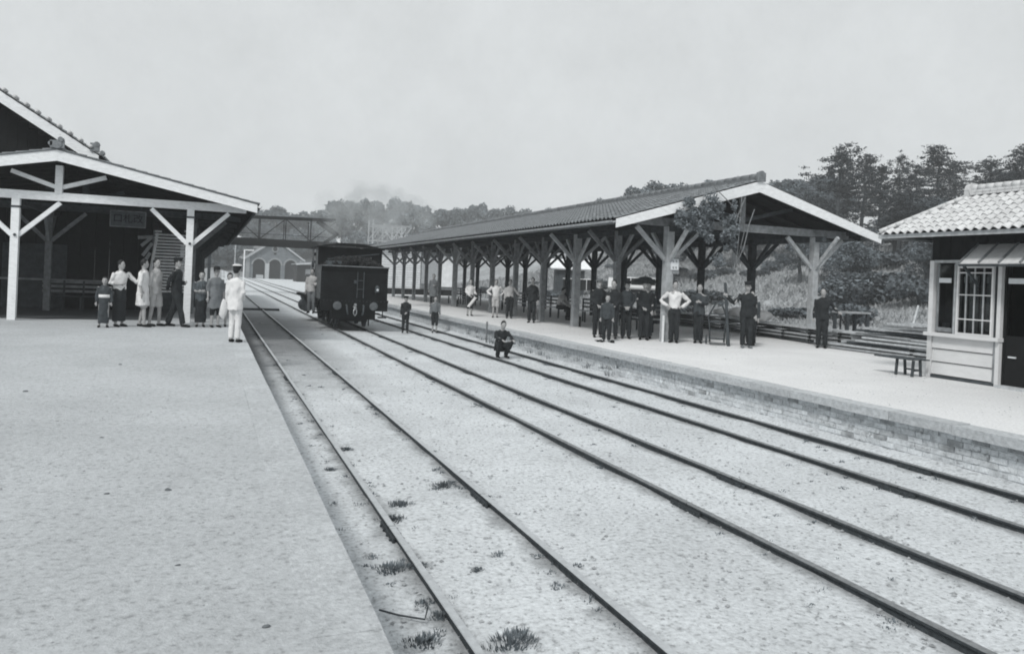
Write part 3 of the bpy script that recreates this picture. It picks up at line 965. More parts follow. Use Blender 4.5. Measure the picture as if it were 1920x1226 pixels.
put('ladder', MB().tube([(.30, -.02, 1.05), (.30, -.04, 1.95)], .014, 6).tube([(.08, -.02, 1.05), (.08, -.04, 1.95)], .014, 6).tube([(.08, -.03, 1.35), (.30, -.03, 1.35)], .012, 6).tube([(.08, -.03, 1.65), (.30, -.03, 1.65)], .012, 6), 'loco_grey', lo)
put('tool_box', MB().span((-.98, .04, 2.14), (-.45, .34, 2.30)), 'loco_grey', lo)
put('fire_iron', MB().beam((-.9, .5, 2.36), (.95, .75, 2.62), .03, .03), 'loco_grey', lo)
put('brake_hose', MB().tube([(-.28, -.06, .80), (-.28, -.18, .78), (-.27, -.22, .62), (-.24, -.18, .48)], .03, 8), 'loco_grey', lo, smooth=True)
put('brake_hose', MB().tube([(.30, -.06, .80), (.30, -.18, .78), (.29, -.22, .60), (.26, -.18, .46)], .03, 8), 'loco_grey', lo, smooth=True)
put('lamp_bracket', MB().span((-.04, -.09, 1.55), (.04, -.02, 1.66)), 'loco_grey', lo)
for zz in (1.28, 1.62):
    put('seam_strip', MB().span((-W + .02, .018, zz), (W - .02, .034, zz + .025)), 'loco', lo)
put('whistle', MB().tube([(.35, 2.3, 2.9), (.35, 2.3, 3.12)], .03, 8), 'steel', lo)
rv = MB()
for s in (-1, 1):
    for z in [1.06 + i * .12 for i in range(8)]:
        rv.ball((s * (W - .06), .03, z), .012, nu=5, nv=3)
for i in range(18):
    rv.ball((-1.05 + i * .123, -.065, .93), .013, nu=5, nv=3)
put('rivets', rv, 'loco_grey', lo, kind='stuff')

# smoke from the chimney
sm = bpy.data.materials.new('smoke')
sm.use_nodes = True
n, l = sm.node_tree.nodes, sm.node_tree.links
n.remove(n['Principled BSDF'])
pv = n.new('ShaderNodeVolumePrincipled')
pv.inputs['Color'].default_value = (0.74, 0.77, 0.78, 1)
pv.inputs['Anisotropy'].default_value = 0.2
tcn = n.new('ShaderNodeTexCoord')
ns = n.new('ShaderNodeTexNoise')
ns.inputs['Scale'].default_value = 1.1
ns.inputs['Detail'].default_value = 5
l.new(tcn.outputs['Object'], ns.inputs['Vector'])
# density falls off from the plume's own axis: object space, x,z sheared with the drift
sp = n.new('ShaderNodeMapRange')
sp.inputs['From Min'].default_value = .42
sp.inputs['From Max'].default_value = .75
sp.inputs['To Min'].default_value = 0.0
sp.inputs['To Max'].default_value = 0.75
l.new(ns.outputs['Fac'], sp.inputs['Value'])
l.new(sp.outputs[0], pv.inputs['Density'])
l.new(pv.outputs[0], n['Material Output'].inputs['Volume'])
m = MB()
secs = []
path = [(0, 0, 2.85, .2), (-.1, 0, 3.3, .45), (-.15, 0, 3.9, .70), (.1, .2, 4.5, .9), (.9, .6, 4.9, 1.1), (2.2, 1.2, 5.0, 1.25), (3.7, 2, 5.0, 1.2), (5.2, 2.6, 4.8, .6)]
m.tube([(LX + x, LY + 6.7 + y, z) for x, y, z, r_ in path], [p[3] for p in path], 18)
m.v = [tuple(V(*p) + noise.noise_vector(V(*p) * 1.3) * .45) for p in m.v]
put('smoke', m, sm, kind='stuff', smooth=True)

# ------------------------------------------------------------------ footbridge
fb = empty('footbridge', (1.0, 70, 0), label='dark timber truss footbridge crossing the tracks beyond the locomotive', cat='footbridge')
def fbm(name, m, mat, **k): return put(name, m, mat, fb, **k)
fbm('deck', MB().span((-1.5, -.9, 3.35 + .75), (14.2, .9, 3.35 + .9)), 'timber')
fbm('deck_girder', MB().span((-1.5, -1.0, 4.0), (14.2, -.9, 4.62)), 'soffit')
fbm('deck_girder', MB().span((-1.5, .9, 4.0), (14.2, 1.0, 4.62)), 'soffit')
for s in (-.95, .95):
    fbm('top_chord', MB().beam((-1.5, s, 6.38), (9.0, s, 6.60), .09, .17), 'soffit')
    x = -1.5
    i = 0
    while x < 8.8:
        fbm('railing_post', MB().beam((x, s, 4.6), (x, s, 6.38), .07, .07), 'soffit')
        if s < 0: fbm('diagonal_rod', MB().tube([(x, s, 6.38) if i % 2 else (x, s, 4.6), (x + 2.1, s, 4.6) if i % 2 else (x + 2.1, s, 6.4)], .04, 6), 'soffit')
        x += 2.1; i += 1
    fbm('end_diagonal', MB().beam((7.6, s, 6.45), (9.25, s, 5.35), .12, .20), 'soffit')
    fbm('end_diagonal', MB().beam((9.25, s, 5.35), (8.3, s, 4.62), .12, .18), 'soffit')
for X_ in (-1.2, 13.5):
    for s in (-.8, .8):
        fbm('trestle_leg', MB().span((X_ - .12, s - .12, 0), (X_ + .12, s + .12, 4.0)), 'timber')
fbm('handrail', MB().span((-1.5, -.98, 5.0), (9, -.94, 5.05)), 'timber')
# pale lattice stair landing over the island
for s in (-1, 1):
    fbm('landing_rail', MB().beam((12.2, s, 6.35), (15.8, s, 6.42), .08, .14), 'timber_pale')
    for i in range(4):
        x = 12.3 + i * .87
        fbm('lattice', MB().beam((x, s, 6.3), (x + .87, s, 5.1), .07, .10), 'timber_pale')
        fbm('lattice', MB().beam((x, s + .03, 5.1), (x + .87, s + .03, 6.3), .07, .10), 'timber_pale')
        fbm('landing_post', MB().span((x - .05, s - .05, 4.62), (x + .05, s + .05, 6.9 if i in (0,) else 6.42)), 'timber_pale')
    fbm('landing_rail', MB().beam((12.2, s, 5.05), (15.8, s, 5.05), .08, .10), 'timber_pale')
fbm('finial', MB().ball((14.0, -1, 6.75), .25).span((13.95, -1.05, 6.4), (14.05, -.95, 6.7)), 'timber_pale')
fbm('landing_deck', MB().span((14.2, -1.1, 4.45), (16.0, 1.1, 4.6)), 'timber_mid')
for X_ in (15.8,):
    for s in (-.9, .9):
        fbm('trestle_leg', MB().span((X_ - .1, s - .1, 0), (X_ + .1, s + .1, 4.5)), 'timber_pale')

# ------------------------------------------------------------------ brick engine shed
def wall_with_holes(outer, holes, thick):
    """polygon in x,z with holes, extruded along +y"""
    loops = [[V(x, z, 0) for x, z in outer]] + [[V(x, z, 0) for x, z in h] for h in holes]
    tris = tessellate_polygon(loops)
    pts = [p for lp in loops for p in lp]
    n_ = len(pts)
    m = MB()
    m.v = [(p.x, 0, p.y) for p in pts] + [(p.x, thick, p.y) for p in pts]
    m.f = [tuple(t) for t in tris] + [(t[2] + n_, t[1] + n_, t[0] + n_) for t in tris]
    o_ = 0
    for lp in loops:
        k_ = len(lp)
        for i in range(k_):
            j = (i + 1) % k_
            m.f.append((o_ + i, o_ + j, o_ + j + n_, o_ + i + n_))
        o_ += k_
    return m
SW, SH0, SH1 = 11.0, 4.2, 8.1
es = empty('engine_shed', (6.9, 170, 0), label='far brick engine shed with three arched doorways and a round gable window', cat='engine shed')
def arch(cx, w, zs, seg=10):
    return [(cx - w / 2, 0.02)] + [(cx + w / 2 * math.cos(math.pi - math.pi * k / seg), zs + w / 2 * math.sin(math.pi - math.pi * k / seg)) for k in range(seg + 1)] + [(cx + w / 2, 0.02)]
cxs = [2.3, 5.5, 8.7]
holes = [arch(c, 2.35, 2.9) for c in cxs] + [[(5.45 + .45 * math.cos(2 * math.pi * k / 14), 6.3 + .45 * math.sin(2 * math.pi * k / 14)) for k in range(14)]]
put('front_wall', wall_with_holes([(0, 0), (SW, 0), (SW, SH0), (SW / 2, SH1), (0, SH0)], holes, .4), 'shed_brick', es)
for c in cxs:
    for k in range(11):
        t = math.pi * (k + .5) / 11
        put('voussoir', MB().beam((c + 1.2 * math.cos(t), -.03, 2.9 + 1.2 * math.sin(t)), (c + 1.52 * math.cos(t), -.03, 2.9 + 1.52 * math.sin(t)), .10, .36, up=(-math.sin(t), 0, math.cos(t))), 'shed_trim', es)
ring = MB()
for k in range(14):
    t = 2 * math.pi * (k + .5) / 14
    ring.beam((5.45 + .46 * math.cos(t), -.03, 6.3 + .46 * math.sin(t)), (5.45 + .66 * math.cos(t), -.03, 6.3 + .66 * math.sin(t)), .1, .27, up=(-math.sin(t), 0, math.cos(t)))
put('window_ring', ring, 'shed_trim', es)
put('window_pane', MB().tube([(5.45, .2, 6.3), (5.45, .25, 6.3)], .45, 14), 'dark', es)
put('plaque', MB().box((5.45, -.04, 5.3), (.5, .06, .35)), 'dark', es)
for x0_ in (-.25, SW - .45):
    put('corner_pier', MB().span((x0_, -.14, 0), (x0_ + .7, .5, SH0 + .1)), 'shed_trim', es)
for s in (-1, 1):
    xe = SW / 2 + s * (SW / 2 + .6)
    zc = SH1 + .25; ze = SH0 - .15
    put('roof_slab', MB().beam((SW / 2, 12, zc), (xe, 12, ze), 24.9, .22), 'timber_mid', es)
    put('bargeboard', MB().beam((SW / 2, -.56, zc - .05), (xe, -.56, ze - .05), .10, .30), 'timber_pale', es)
put('roof_vent', MB().box((3.3, 1, 7.45), (.8, .8, .8)), 'dark', es)
put('side_wall', MB().span((0, .4, 0), (.3, 24, SH0)), 'shed_brick', es)
put('side_wall', MB().span((SW - .3, .4, 0), (SW, 24, SH0)), 'shed_brick', es)
put('rear_wall', MB().span((.3, 23.7, 0), (SW - .3, 24, SH0 + .4)), 'dark', es)
for c in cxs:
    put('arch_shade_panel', MB().span((c - 1.5, .45, 0), (c + 1.5, .55, 4.3)), 'dark', es)  # black panel added behind each arch to stand for the shade inside
put('door_leaf', MB().span((3.5, -.5, 0), (4.35, -.42, 3.2)), 'timber_pale', es)
put('stop_block', MB().span((1.6, -4.2, 0), (3.0, -3.7, .8)), 'timber_pale', es)

dsd = empty('lean_to_shed', (14.2, 141, 0), label='dark low lean-to shed with pale roof edge beside the engine shed', cat='shed')
put('wall', MB().span((0, 0, 0), (7, .2, 3.1)).span((0, .2, 0), (.2, 8, 3.1)), 'dark', dsd)
put('roof', MB().beam((-.4, 4, 3.15), (7.4, 4, 4.0), 9.2, .18), 'timber_mid', dsd)
put('eave_board', MB().beam((-.4, -.66, 3.1), (7.4, -.66, 3.95), .06, .25), 'timber_pale', dsd)
put('window', MB().span((1.3, -.05, 1.2), (2.3, -.01, 2.3)), 'timber_mid', dsd)
put('corner_post', MB().span((-.15, -.3, 0), (.45, -.02, 3.1)), 'dark', dsd)

sg = empty('loading_gauge', (3.3, 90, 0), label='white post with short top arm standing left of the engine shed', cat='post')
put('post', MB().span((-.07, -.07, 0), (.07, .07, 4.1)), 'white_paint', sg)
put('arm', MB().span((.07, -.05, 3.98), (1.0, .05, 4.1)), 'white_paint', sg)
put('signal_pole', MB().tube([(2.4, 92, 0), (2.4, 92, 4.9)], [.06, .05], 8), 'timber_pale', label='thin pale pole standing by the tracks under the footbridge', cat='pole')
# pale heap by the goods yard
hp = MB()
for j in range(7):
    for i in range(15):
        u, v_ = i / 14 * 2 - 1, j / 6 * 2 - 1
        hp.v.append((0.2 + u * 3.6, 100 + v_ * 4, max(0, 1.9 * (1 - u * u) * (1 - v_ * v_ * .6)) + .25 * noise.noise(V(u * 3, v_ * 3, 1))))
hp.f = [(j * 15 + i, j * 15 + i + 1, (j + 1) * 15 + i + 1, (j + 1) * 15 + i) for j in range(6) for i in range(14)]
put('ballast_heap', hp, 'ballast', label='pale heap of ballast beyond the near platform end', cat='heap', smooth=True)

# ------------------------------------------------------------------ buildings beyond the island
cb = empty('clapboard_store', (12.2, 60.5, 0), label='white clapboard store building seen through the far canopy posts', cat='building')
for i in range(17):
    put('clapboard', MB().beam((0, -.02, 1.0 + i * .19), (3.4, -.02, 1.0 + i * .19), .05, .165, up=(0, -.25, 1)), 'clap', cb)
put('wall', MB().span((0, 0, 0), (6.4, 6, 4.2)), 'timber_mid', cb)
put('panel', MB().span((3.5, -.06, 1.4), (5.0, -.01, 3.6)), 'timber_pale', cb)
put('panel', MB().span((5.1, -.07, 1.2), (6.3, -.01, 3.7)), 'clap', cb)
put('base_boards', MB().span((-.1, -.10, 0), (6.5, -.03, .95)), 'dark', cb)
put('roof', MB().beam((-.5, 3, 4.3), (6.9, 3, 4.3), 7.2, .15), 'timber', cb)

def house(name_lab, X, Y, rz, w, d, h, rh, wall, roof):
    z = terrain(X, Y) - .3
    e = empty('farmhouse', (X, Y, z), rz, label=name_lab, cat='house')
    put('wall', MB().span((-w / 2, -d / 2, 0), (w / 2, d / 2, h)), wall, e)
    for s in (-1, 1):
        put('roof_slope', MB().beam((0, s * (d / 2 + .5), h - .1), (0, 0.0, h + rh), w + 1.2, .16), roof, e)
    for i in range(3):
        f_ = put('window', MB().span((-w / 2 + .8 + i * w / 3.2, -d / 2 - .05, 1.2), (-w / 2 + 1.9 + i * w / 3.2, -d / 2 - .01, 2.3)), 'dark', e)
        put('frame', MB().span((-w / 2 + .75 + i * w / 3.2, -d / 2 - .09, 2.3), (-w / 2 + 1.95 + i * w / 3.2, -d / 2 - .02, 2.38)).span((-w / 2 + 1.33 + i * w / 3.2, -d / 2 - .09, 1.2), (-w / 2 + 1.38 + i * w / 3.2, -d / 2 - .055, 2.3)), 'clap', f_)
    put('ridge', MB().beam((-w / 2 - .6, 0, h + rh + .1), (w / 2 + .6, 0, h + rh + .1), .4, .25), 'timber_mid', e)
house('pale-roofed farmhouse on the grassy slope seen between island posts', 35.0, 60.0, R(-30), 3.4, 2.6, 1.5, .8, 'timber', 'tile_pale')
house('farmhouse with bright gable roof farther back behind the boys in caps', 35.2, 74.0, R(-20), 3.0, 2.6, 3.4, 1.0, 'timber', 'clap')

# ------------------------------------------------------------------ kiosk at the right
KX, KY = 12.5, 10.62
ok = (KX, KY, PZ)
kk = empty('platform_kiosk', ok, label='small timber kiosk with pale tiled hip roof, lattice window and plank awning', cat='kiosk')
def qk(x, y, z): return (x - ok[0], y - ok[1], z - ok[2])
KE = 5.2
put('floor_sill', MB().span(qk(KX - .02, 9.26, PZ - .0), qk(KX + .10, KY, PZ + .05)), 'timber', kk)
put('corner_post', MB().span(qk(KX - .03, KY - .09, PZ), qk(KX + .10, KY, 2.72)), 'cab_paint', kk)
put('door_post', MB().span(qk(KX - .035, 9.20, PZ), qk(KX + .10, 9.27, 2.72)), 'cab_paint', kk)
put('middle_post', MB().span(qk(KX - .02, 10.02, 1.40), qk(KX + .08, 10.10, 2.68)), 'post_paint', kk)
put('head_rail', MB().span(qk(KX - .025, 9.28, 2.68), qk(KX + .08, KY - .1, 2.73)), 'post_paint', kk)
put('sill', MB().span(qk(KX - .10, 9.18, 1.335), qk(KX + .10, KY + .03, 1.40)), 'cab_paint', kk)
for i in range(3):
    z0_ = PZ + .06 + i * .238
    put('clapboard', MB().beam(qk(KX + .01 , 9.33, z0_ + .118), qk(KX + .01, KY - .1, z0_ + .118), .03, .222, up=(.12, 0, 1)), 'cab_paint', kk)
put('board_stop', MB().span(qk(KX - .03, 9.275, PZ + .05), qk(KX + .02, 9.31, 1.33)), 'timber_mid', kk)
put('inner_lining', MB().span(qk(KX + .06, 9.3, PZ + .05), qk(KX + .09, KY - .1, 1.33)), 'dark', kk)
# upper wall boards under the eave
y = KE
while y < KY - .01:
    put('wall_board', MB().span(qk(KX + .02, y, 2.74), qk(KX + .06, min(y + .235, KY), 3.24)), 'soffit', kk)
    y += .24
# end wall (towards the canopy), back, inside
x = KX + .1
while x < KX + 2.1:
    put('wall_board', MB().span(qk(x, KY - .06, PZ), qk(x + .235, KY - .02, 3.2)), 'timber', kk)
    x += .24
put('back_wall', MB().span(qk(KX + 2.1, KE, PZ), qk(KX + 2.16, KY - .02, 3.2)), 'dark', kk)
put('far_wall', MB().span(qk(KX + .1, KE, PZ), qk(KX + 2.1, KE + .06, 3.2)), 'timber', kk)
put('floor', MB().span(qk(KX + .1, KE + .06, PZ), qk(KX + 2.1, KY - .06, PZ + .04)), 'timber', kk)
put('ceiling', MB().span(qk(KX - .5, KE, 3.18), qk(KX + 2.6, KY + .5, 3.2)), 'soffit', kk)
# sliding sash left of the lattice, in shade
w1 = put('side_window', MB().span(qk(KX + .03, 10.12, 1.42), qk(KX + .06, 10.16, 2.66)).span(qk(KX + .03, 10.46, 1.42), qk(KX + .06, 10.50, 2.66)).span(qk(KX + .03, 10.165, 1.42), qk(KX + .06, 10.455, 1.50)), 'timber_mid', kk)
put('pane', MB().span(qk(KX + .043, 10.165, 1.505), qk(KX + .047, 10.455, 2.64)), 'glass', w1)
put('label_strip', MB().box(qk(KX - .0, 10.31, 2.36), (.012, .25, .085)), 'paper', kk)
put('shelf_item', MB().box(qk(KX + .2, 10.42, 1.5), (.1, .07, .16)), 'curtain', kk)
# projecting lattice window
lw_ = empty('lattice_window', qk(KX - .06, 9.33, 1.40)); lw_.parent = kk
fr = MB()
H_, Wd = 1.22, .66
for yv in (0, Wd): fr.box((0, yv, H_ / 2), (.045, .035, H_))
for z in (0.02, H_ - .02): fr.box((0, Wd / 2, z), (.04, Wd - .036, .035))
put('frame', fr, 'cab_paint', lw_)
for z in (.28, .71, 1.10):
    put('glazing_bar', MB().box((0, Wd / 2, z), (.03, Wd - .036, .020)), 'cab_paint', lw_)
for yv in (.17, .34, .50):
    put('glazing_bar', MB().box((-.002, yv, H_ / 2), (.022, .018, H_ - .08)), 'post_paint', lw_)
for a_, b_ in ((.02, .27), (.29, .70), (.72, 1.09)):
    for c_, d_ in ((.02, .16), (.18, .33), (.35, .49), (.51, .64)):
        put('pane', MB().span((.006, c_, a_), (.010, d_, b_)), 'glass', lw_)
rk = random.Random(5)
for i in range(6):
    yv = .06 + i * .108
    put('curtain_strip', MB().box((.12, yv, .56 + .04 * rk.random()), (.01, .05 + .02 * rk.random(), 1.0)), 'curtain', lw_)
    if i != 2: put('paper_tag', MB().box((.09, yv, .98), (.006, .045, .11)), 'paper', lw_)
put('window_cheek', MB().span((.03, -.03, 0), (.06, .0, H_)), 'timber', lw_)
put('window_cheek', MB().span((-.03, Wd + .03, 0), (.10, Wd + .06, H_)), 'post_paint', lw_)
# dark doorway with hanging white label and bolt
dl = MB().span(qk(KX + .04, 8.62, PZ + .03), qk(KX + .08, 8.66, 2.62)).span(qk(KX + .04, 9.16, PZ + .03), qk(KX + .08, 9.2, 2.62)).span(qk(KX + .05, 8.66, PZ + .03), qk(KX + .07, 9.16, 1.45))
d_o = put('door', dl, 'dark', kk)
put('handle', MB().span(qk(KX + .02, 8.95, 1.08), qk(KX + .045, 9.08, 1.105)), 'paper', d_o)
put('label_strip', MB().box(qk(KX + .0, 8.93, 2.37), (.012, .34, .09)), 'paper', kk)
put('wall_panel', MB().span(qk(KX, KE, PZ), qk(KX + .08, 8.55, 2.62)), 'timber', kk)
put('threshold', MB().span(qk(KX - .12, 8.4, PZ - .03), qk(KX + .1, 9.2, PZ + .04)), 'coping', kk)
# plank awning
x1a, z1a, x0a, z0a = KX - .02, 2.99, 12.03, 2.64
yb = 9.66
ab = []
while yb > KE:
    put('awning_board', MB().beam(qk(x0a, yb - .18, z0a), qk(x1a, yb - .18, z1a), .345, .016), 'tile_pale', kk)
    put('batten', MB().beam(qk(x0a - .01, yb, z0a + .02), qk(x1a, yb, z1a + .02), .03, .03), 'timber_mid', kk)
    yb -= .36
put('awning_rail', MB().span(qk(x0a - .0, KE, z0a - .045), qk(x0a + .03, 9.68, z0a - .012)), 'timber', kk)
put('awning_bracket', MB().beam(qk(x0a + .05, 9.62, z0a - .03), qk(KX - .02, 9.62, 2.25), .03, .04), 'timber', kk)
# hip roof: eave corners, ridge
EX, EY, EZ = 11.87, 11.24, 3.20
D_, P_ = 1.06, 0.66
RX, RY, RZ = EX + D_, EY - D_, EZ + P_ * D_
EX2 = EX + 2 * D_
def ktri(name, pts, mat):
    m_ = MB(); m_.v = [qk(*p) for p in pts] + [qk(p[0], p[1], p[2] - .04) for p in pts]
    k_ = len(pts)
    m_.f = [tuple(range(k_)), tuple(range(2 * k_ - 1, k_ - 1, -1))] + [(i, k_ + i, k_ + (i + 1) % k_, (i + 1) % k_) for i in range(k_)]
    return put(name, m_, mat, kk)
ktri('roof_slab', [(EX, KE - .6, EZ), (EX, EY, EZ), (RX, RY, RZ), (RX, KE - .6, RZ)], 'soffit')
ktri('roof_slab', [(EX2, EY, EZ), (EX2, KE - .6, EZ), (RX, KE - .6, RZ), (RX, RY, RZ)], 'soffit')
ktri('roof_slab', [(EX, EY, EZ), (EX2, EY, EZ), (RX, RY, RZ)], 'soffit')
put('fascia', MB().span(qk(EX - .02, KE - .6, EZ - .085), qk(EX + .01, EY + .02, EZ - .01)), 'post_paint', kk)
put('fascia', MB().span(qk(EX + .02, EY, EZ - .085), qk(EX2, EY + .03, EZ - .01)), 'post_paint', kk)
fm, Ls = slope_frame((RX, RY, RZ + .012), (EX, RY, EZ + .012), (0, 1, 0))
sg_ = 1 if fm.col[0][1] > 0 else -1
def keepf(x, y):     # x along the eave measured from RY, y down the slope
    return x * sg_ <= y / Ls * D_ - .03 and x * sg_ > -(RY - KE)
tiled_slope(kk, fm, Ls + .03, *((-(RY - KE), D_) if sg_ > 0 else (-D_, RY - KE)), .165, .155, 'tile_pale', want=280, keep=keepf, order=lambda c: -c[0] * sg_, ppos=ok)
fm, Ls = slope_frame((RX, RY, RZ + .012), (EX2, RY, EZ + .012), (0, 1, 0))
sg2 = 1 if fm.col[0][1] > 0 else -1
tiled_slope(kk, fm, Ls + .03, *((-(RY - KE), D_) if sg2 > 0 else (-D_, RY - KE)), .165, .155, 'tile_pale', want=0, keep=lambda x, y: x * sg2 <= y / Ls * D_ - .03, ppos=ok)
fm, Ls = slope_frame((RX, RY, RZ + .012), (RX, EY, EZ + .012), (1, 0, 0))
tiled_slope(kk, fm, Ls + .03, -D_, D_, .165, .155, 'tile_pale', want=0, keep=lambda x, y: abs(x) <= y / Ls * D_ - .03, ppos=ok)
hipt = MB().tube([(0, 0, -.085), (0, 0, .085)], [.045, .052], 9)
hme = hipt.mesh('hip_tile', 'tile_pale', True)
for (ex, ey) in ((EX, EY), (EX2, EY)):
    a, b = V(RX, RY, RZ + .05), V(ex, ey, EZ + .05)
    n_ = int((b - a).length / .15)
    rot = (b - a).to_track_quat('Z', 'Y').to_matrix().to_4x4()
    for i in range(n_):
        p = a + (b - a) * ((i + .5) / n_)
        link('hip_tile', hme, kk, mw=Matrix.Translation(V(*qk(*p))) @ rot)
for lev in range(2):
    m_ = MB()
    y = RY + .02
    while y > KE - .6:
        m_.box(qk(RX, y - .07, RZ + .055 + lev * .05), (.15 - lev * .03, .128, .042))
        y -= .137
    put('ridge_course', m_, 'tile_pale', kk, kind='stuff')
rt = MB().tube([(0, -.085, 0), (0, .085, 0)], [.056, .064], 10).mesh('ridge_tile', 'tile_pale', True)
y = RY - .06
while y > KE - .6:
    link('ridge_tile', rt, kk, qk(RX, y, RZ + .165)); y -= .16
put('ridge_end_tile', MB().tube([qk(RX, RY - .03, RZ + .13), qk(RX, RY + .07, RZ + .13)], [.13, .12], 14).box(qk(RX, RY + .03, RZ + .05), (.24, .09, .12)), 'tile_pale', kk, smooth=False)
put('pole_bracket', MB().beam(qk(13.2, KY + .02, 2.25), qk(12.9, KY + .35, 2.48), .05, .06), 'timber_pale', kk)

# trestle and stacked timber
ts = empty('trestle', (12.15, 10.95, PZ), R(0), label='low trestle with boards laid on it beside the kiosk corner', cat='trestle')
for (x, y) in ((-.12, -.42), (.14, -.38), (-.12, -.06), (.14, -.04)):
    put('leg', MB().beam((x, y, 0), (x * .8, y, .30), .035, .04), 'timber', ts)
put('stretcher', MB().beam((.13, -.38, .11), (.13, -.04, .11), .025, .03), 'timber', ts)
put('stretcher', MB().beam((-.12, -.42, .11), (.14, -.36, .11), .025, .03), 'timber', ts)
for i in range(3):
    put('board', MB().box((-.13 + i * .13, -.08 + rnd.uniform(-.08, .08), .315), (.12, .80, .025)), 'timber', ts)

st = empty('timber_stack', (16.0, 20, PZ), label='long low stack of sawn timbers along the back edge of the island platform', cat='timber stack')
rs = random.Random(11)
def stack_x(Y): return 15.35 + (Y - 12) * .13 if Y < 21 else 16.9
for lev in range(5):
    for (ya, yb_) in ((11.6, 16.4), (16.45, 21.0), (21.05, 26.5), (26.6, 32.0)):
        for c in range(2):
            a_, b_ = ya + rs.uniform(-.3, .3) * (lev > 0), yb_ + rs.uniform(-.3, .1)
            x0_, x1_ = stack_x(a_) + c * .30, stack_x(b_) + c * .30
            put('plank', MB().beam((x0_ - 16.0 + rs.uniform(-.03, .03), a_ - 20, .05 + lev * .098), (x1_ - 16.0 + rs.uniform(-.03, .03), b_ - 20, .05 + lev * .098), .22, .045), 'timber_pale' if (lev + c) % 3 else 'timber_mid', st)
    if lev < 4:
        for yv in [12.2 + i * 1.3 for i in range(16)]:
            put('spacer', MB().box((stack_x(yv) + .15 - 16.0, yv - 20, .098 + lev * .098), (.66, .09, .05)), 'dark', st)
st2 = empty('timber_heap', (15.55, 14.6, PZ), label='untidy heap of beams and planks with staggered ends next to the kiosk', cat='timber heap')
for lev in range(10):
    nn_ = 4 if lev < 6 else 3
    for c in range(nn_):
        L_ = rs.uniform(2.2, 4.2) * (1 - lev * .065)
        yc = .2 + rs.uniform(-.45, .45) - lev * .14
        x = -.1 + c * .27 + rs.uniform(-.05, .05)
        z = .05 + lev * .082
        put('beam', MB().beam((x, yc - L_ / 2, z), (x + rs.uniform(-.06, .12), yc + L_ / 2, z + rs.uniform(-.012, .012)), rs.uniform(.10, .2), .05), ['timber_pale', 'timber', 'timber_pale', 'timber_mid', 'timber_pale'][rs.randrange(5)], st2)
tb = empty('work_table', (17.6, 17.6, PZ - .2), label='dark plank table standing among the bushes behind the suited man', cat='table')
put('top', MB().box((0, 0, 1.12), (.9, .6, .05)), 'timber_pale', tb)
for (x, y) in ((-.38, -.24), (.38, -.24), (-.38, .24), (.38, .24)):
    put('leg', MB().box((x, y, .54), (.08, .08, 1.1)), 'timber', tb)
put('leaning_plank', MB().beam((18.6, 16.6, .1), (19.8, 17.2, 1.75), .05, .10), 'timber_pale', label='short pale plank leaning up out of the weeds left of the kiosk', cat='plank')
put('leaning_stick', MB().tube([(17.5, 17.9, .2), (17.55, 17.95, 1.5)], .03, 6), 'bark', label='thin stick standing behind the dark plank table', cat='stick')

# sacks
def sack(X, Y, z, s, lab, rz=0):
    m_ = MB()
    m_.ball((0, 0, s * .5), (s, s * .62, s * .52), nu=14, nv=9)
    m_.v = [tuple(V(*p) + noise.noise_vector(V(*p) * 5 + V(X, Y, 0)) * .06) for p in m_.v]
    e = empty('sack', (X, Y, z), rz, label=lab, cat='sack', group='white sacks behind the island posts')
    put('bag', m_, 'white_cloth', e, smooth=True)
    put('tie', MB().loft([(s * .9, 0, s * .40, .05, .05), (s * 1.0, 0, s * .52, .10, .08)], 8), 'white_cloth', e)
sack(16.3, 19.9, PZ + .5, .34, 'white sack lying on the timber stack beside the man with the trolley')
sack(16.9, 22.0, PZ + .5, .32, 'white sack directly behind the two-wheeled trolley')
sack(17.0, 23.1, PZ + .5, .26, 'smaller white sack left of the trolley handles')

# sack trolley
tr = empty('sack_trolley', (12.35, 16.85, PZ), R(-30), label='upright two-wheeled sack trolley with long curved handles held by the man in cap', cat='trolley')
for s in (-1, 1):
    put('side_rail', MB().tube([(s * .18, 0, .06), (s * .20, .02, .5), (s * .24, .0, .72), (s * .12, -.06, .98), (s * .08, -.1, 1.05)], .022, 8), 'timber', tr, smooth=True)
    w = put('wheel', MB().tube([(s * .24, .06, .12), (s * .29, .06, .12)], .03, 8), 'iron', tr)
    rim = MB()
    for k in range(16):
        t = 2 * math.pi * k / 16
        for xx_, rr in ((s * .25, .12), (s * .28, .12), (s * .28, .095), (s * .25, .095)):
            rim.v.append((xx_, .06 + rr * math.cos(t), .12 + rr * math.sin(t)))
    rim.f = [(k * 4 + j, k * 4 + (j + 1) % 4, ((k + 1) % 16) * 4 + (j + 1) % 4, ((k + 1) % 16) * 4 + j) for k in range(16) for j in range(4)]
    put('rim', rim, 'iron', w)
    for k in range(4):
        t = math.pi * k / 4
        put('spoke', MB().beam((s * .265, .06 - .1 * math.cos(t), .12 - .1 * math.sin(t)), (s * .265, .06 + .1 * math.cos(t), .12 + .1 * math.sin(t)), .012, .015), 'iron', w)
for z in (.15, .38, .60, .80):
    put('crossbar', MB().beam((-.19, .01, z), (.19, .01, z), .03, .035), 'timber', tr)
put('toe_plate', MB().box((0, -.10, .04), (.40, .22, .02)), 'iron', tr)
put('carrying_pole', MB().tube([(12.42, 16.45, PZ), (12.28, 16.5, PZ + 1.62)], [.045, .035], 8), 'timber', label='thick upright wooden pole gripped by the man in the flat cap', cat='pole')

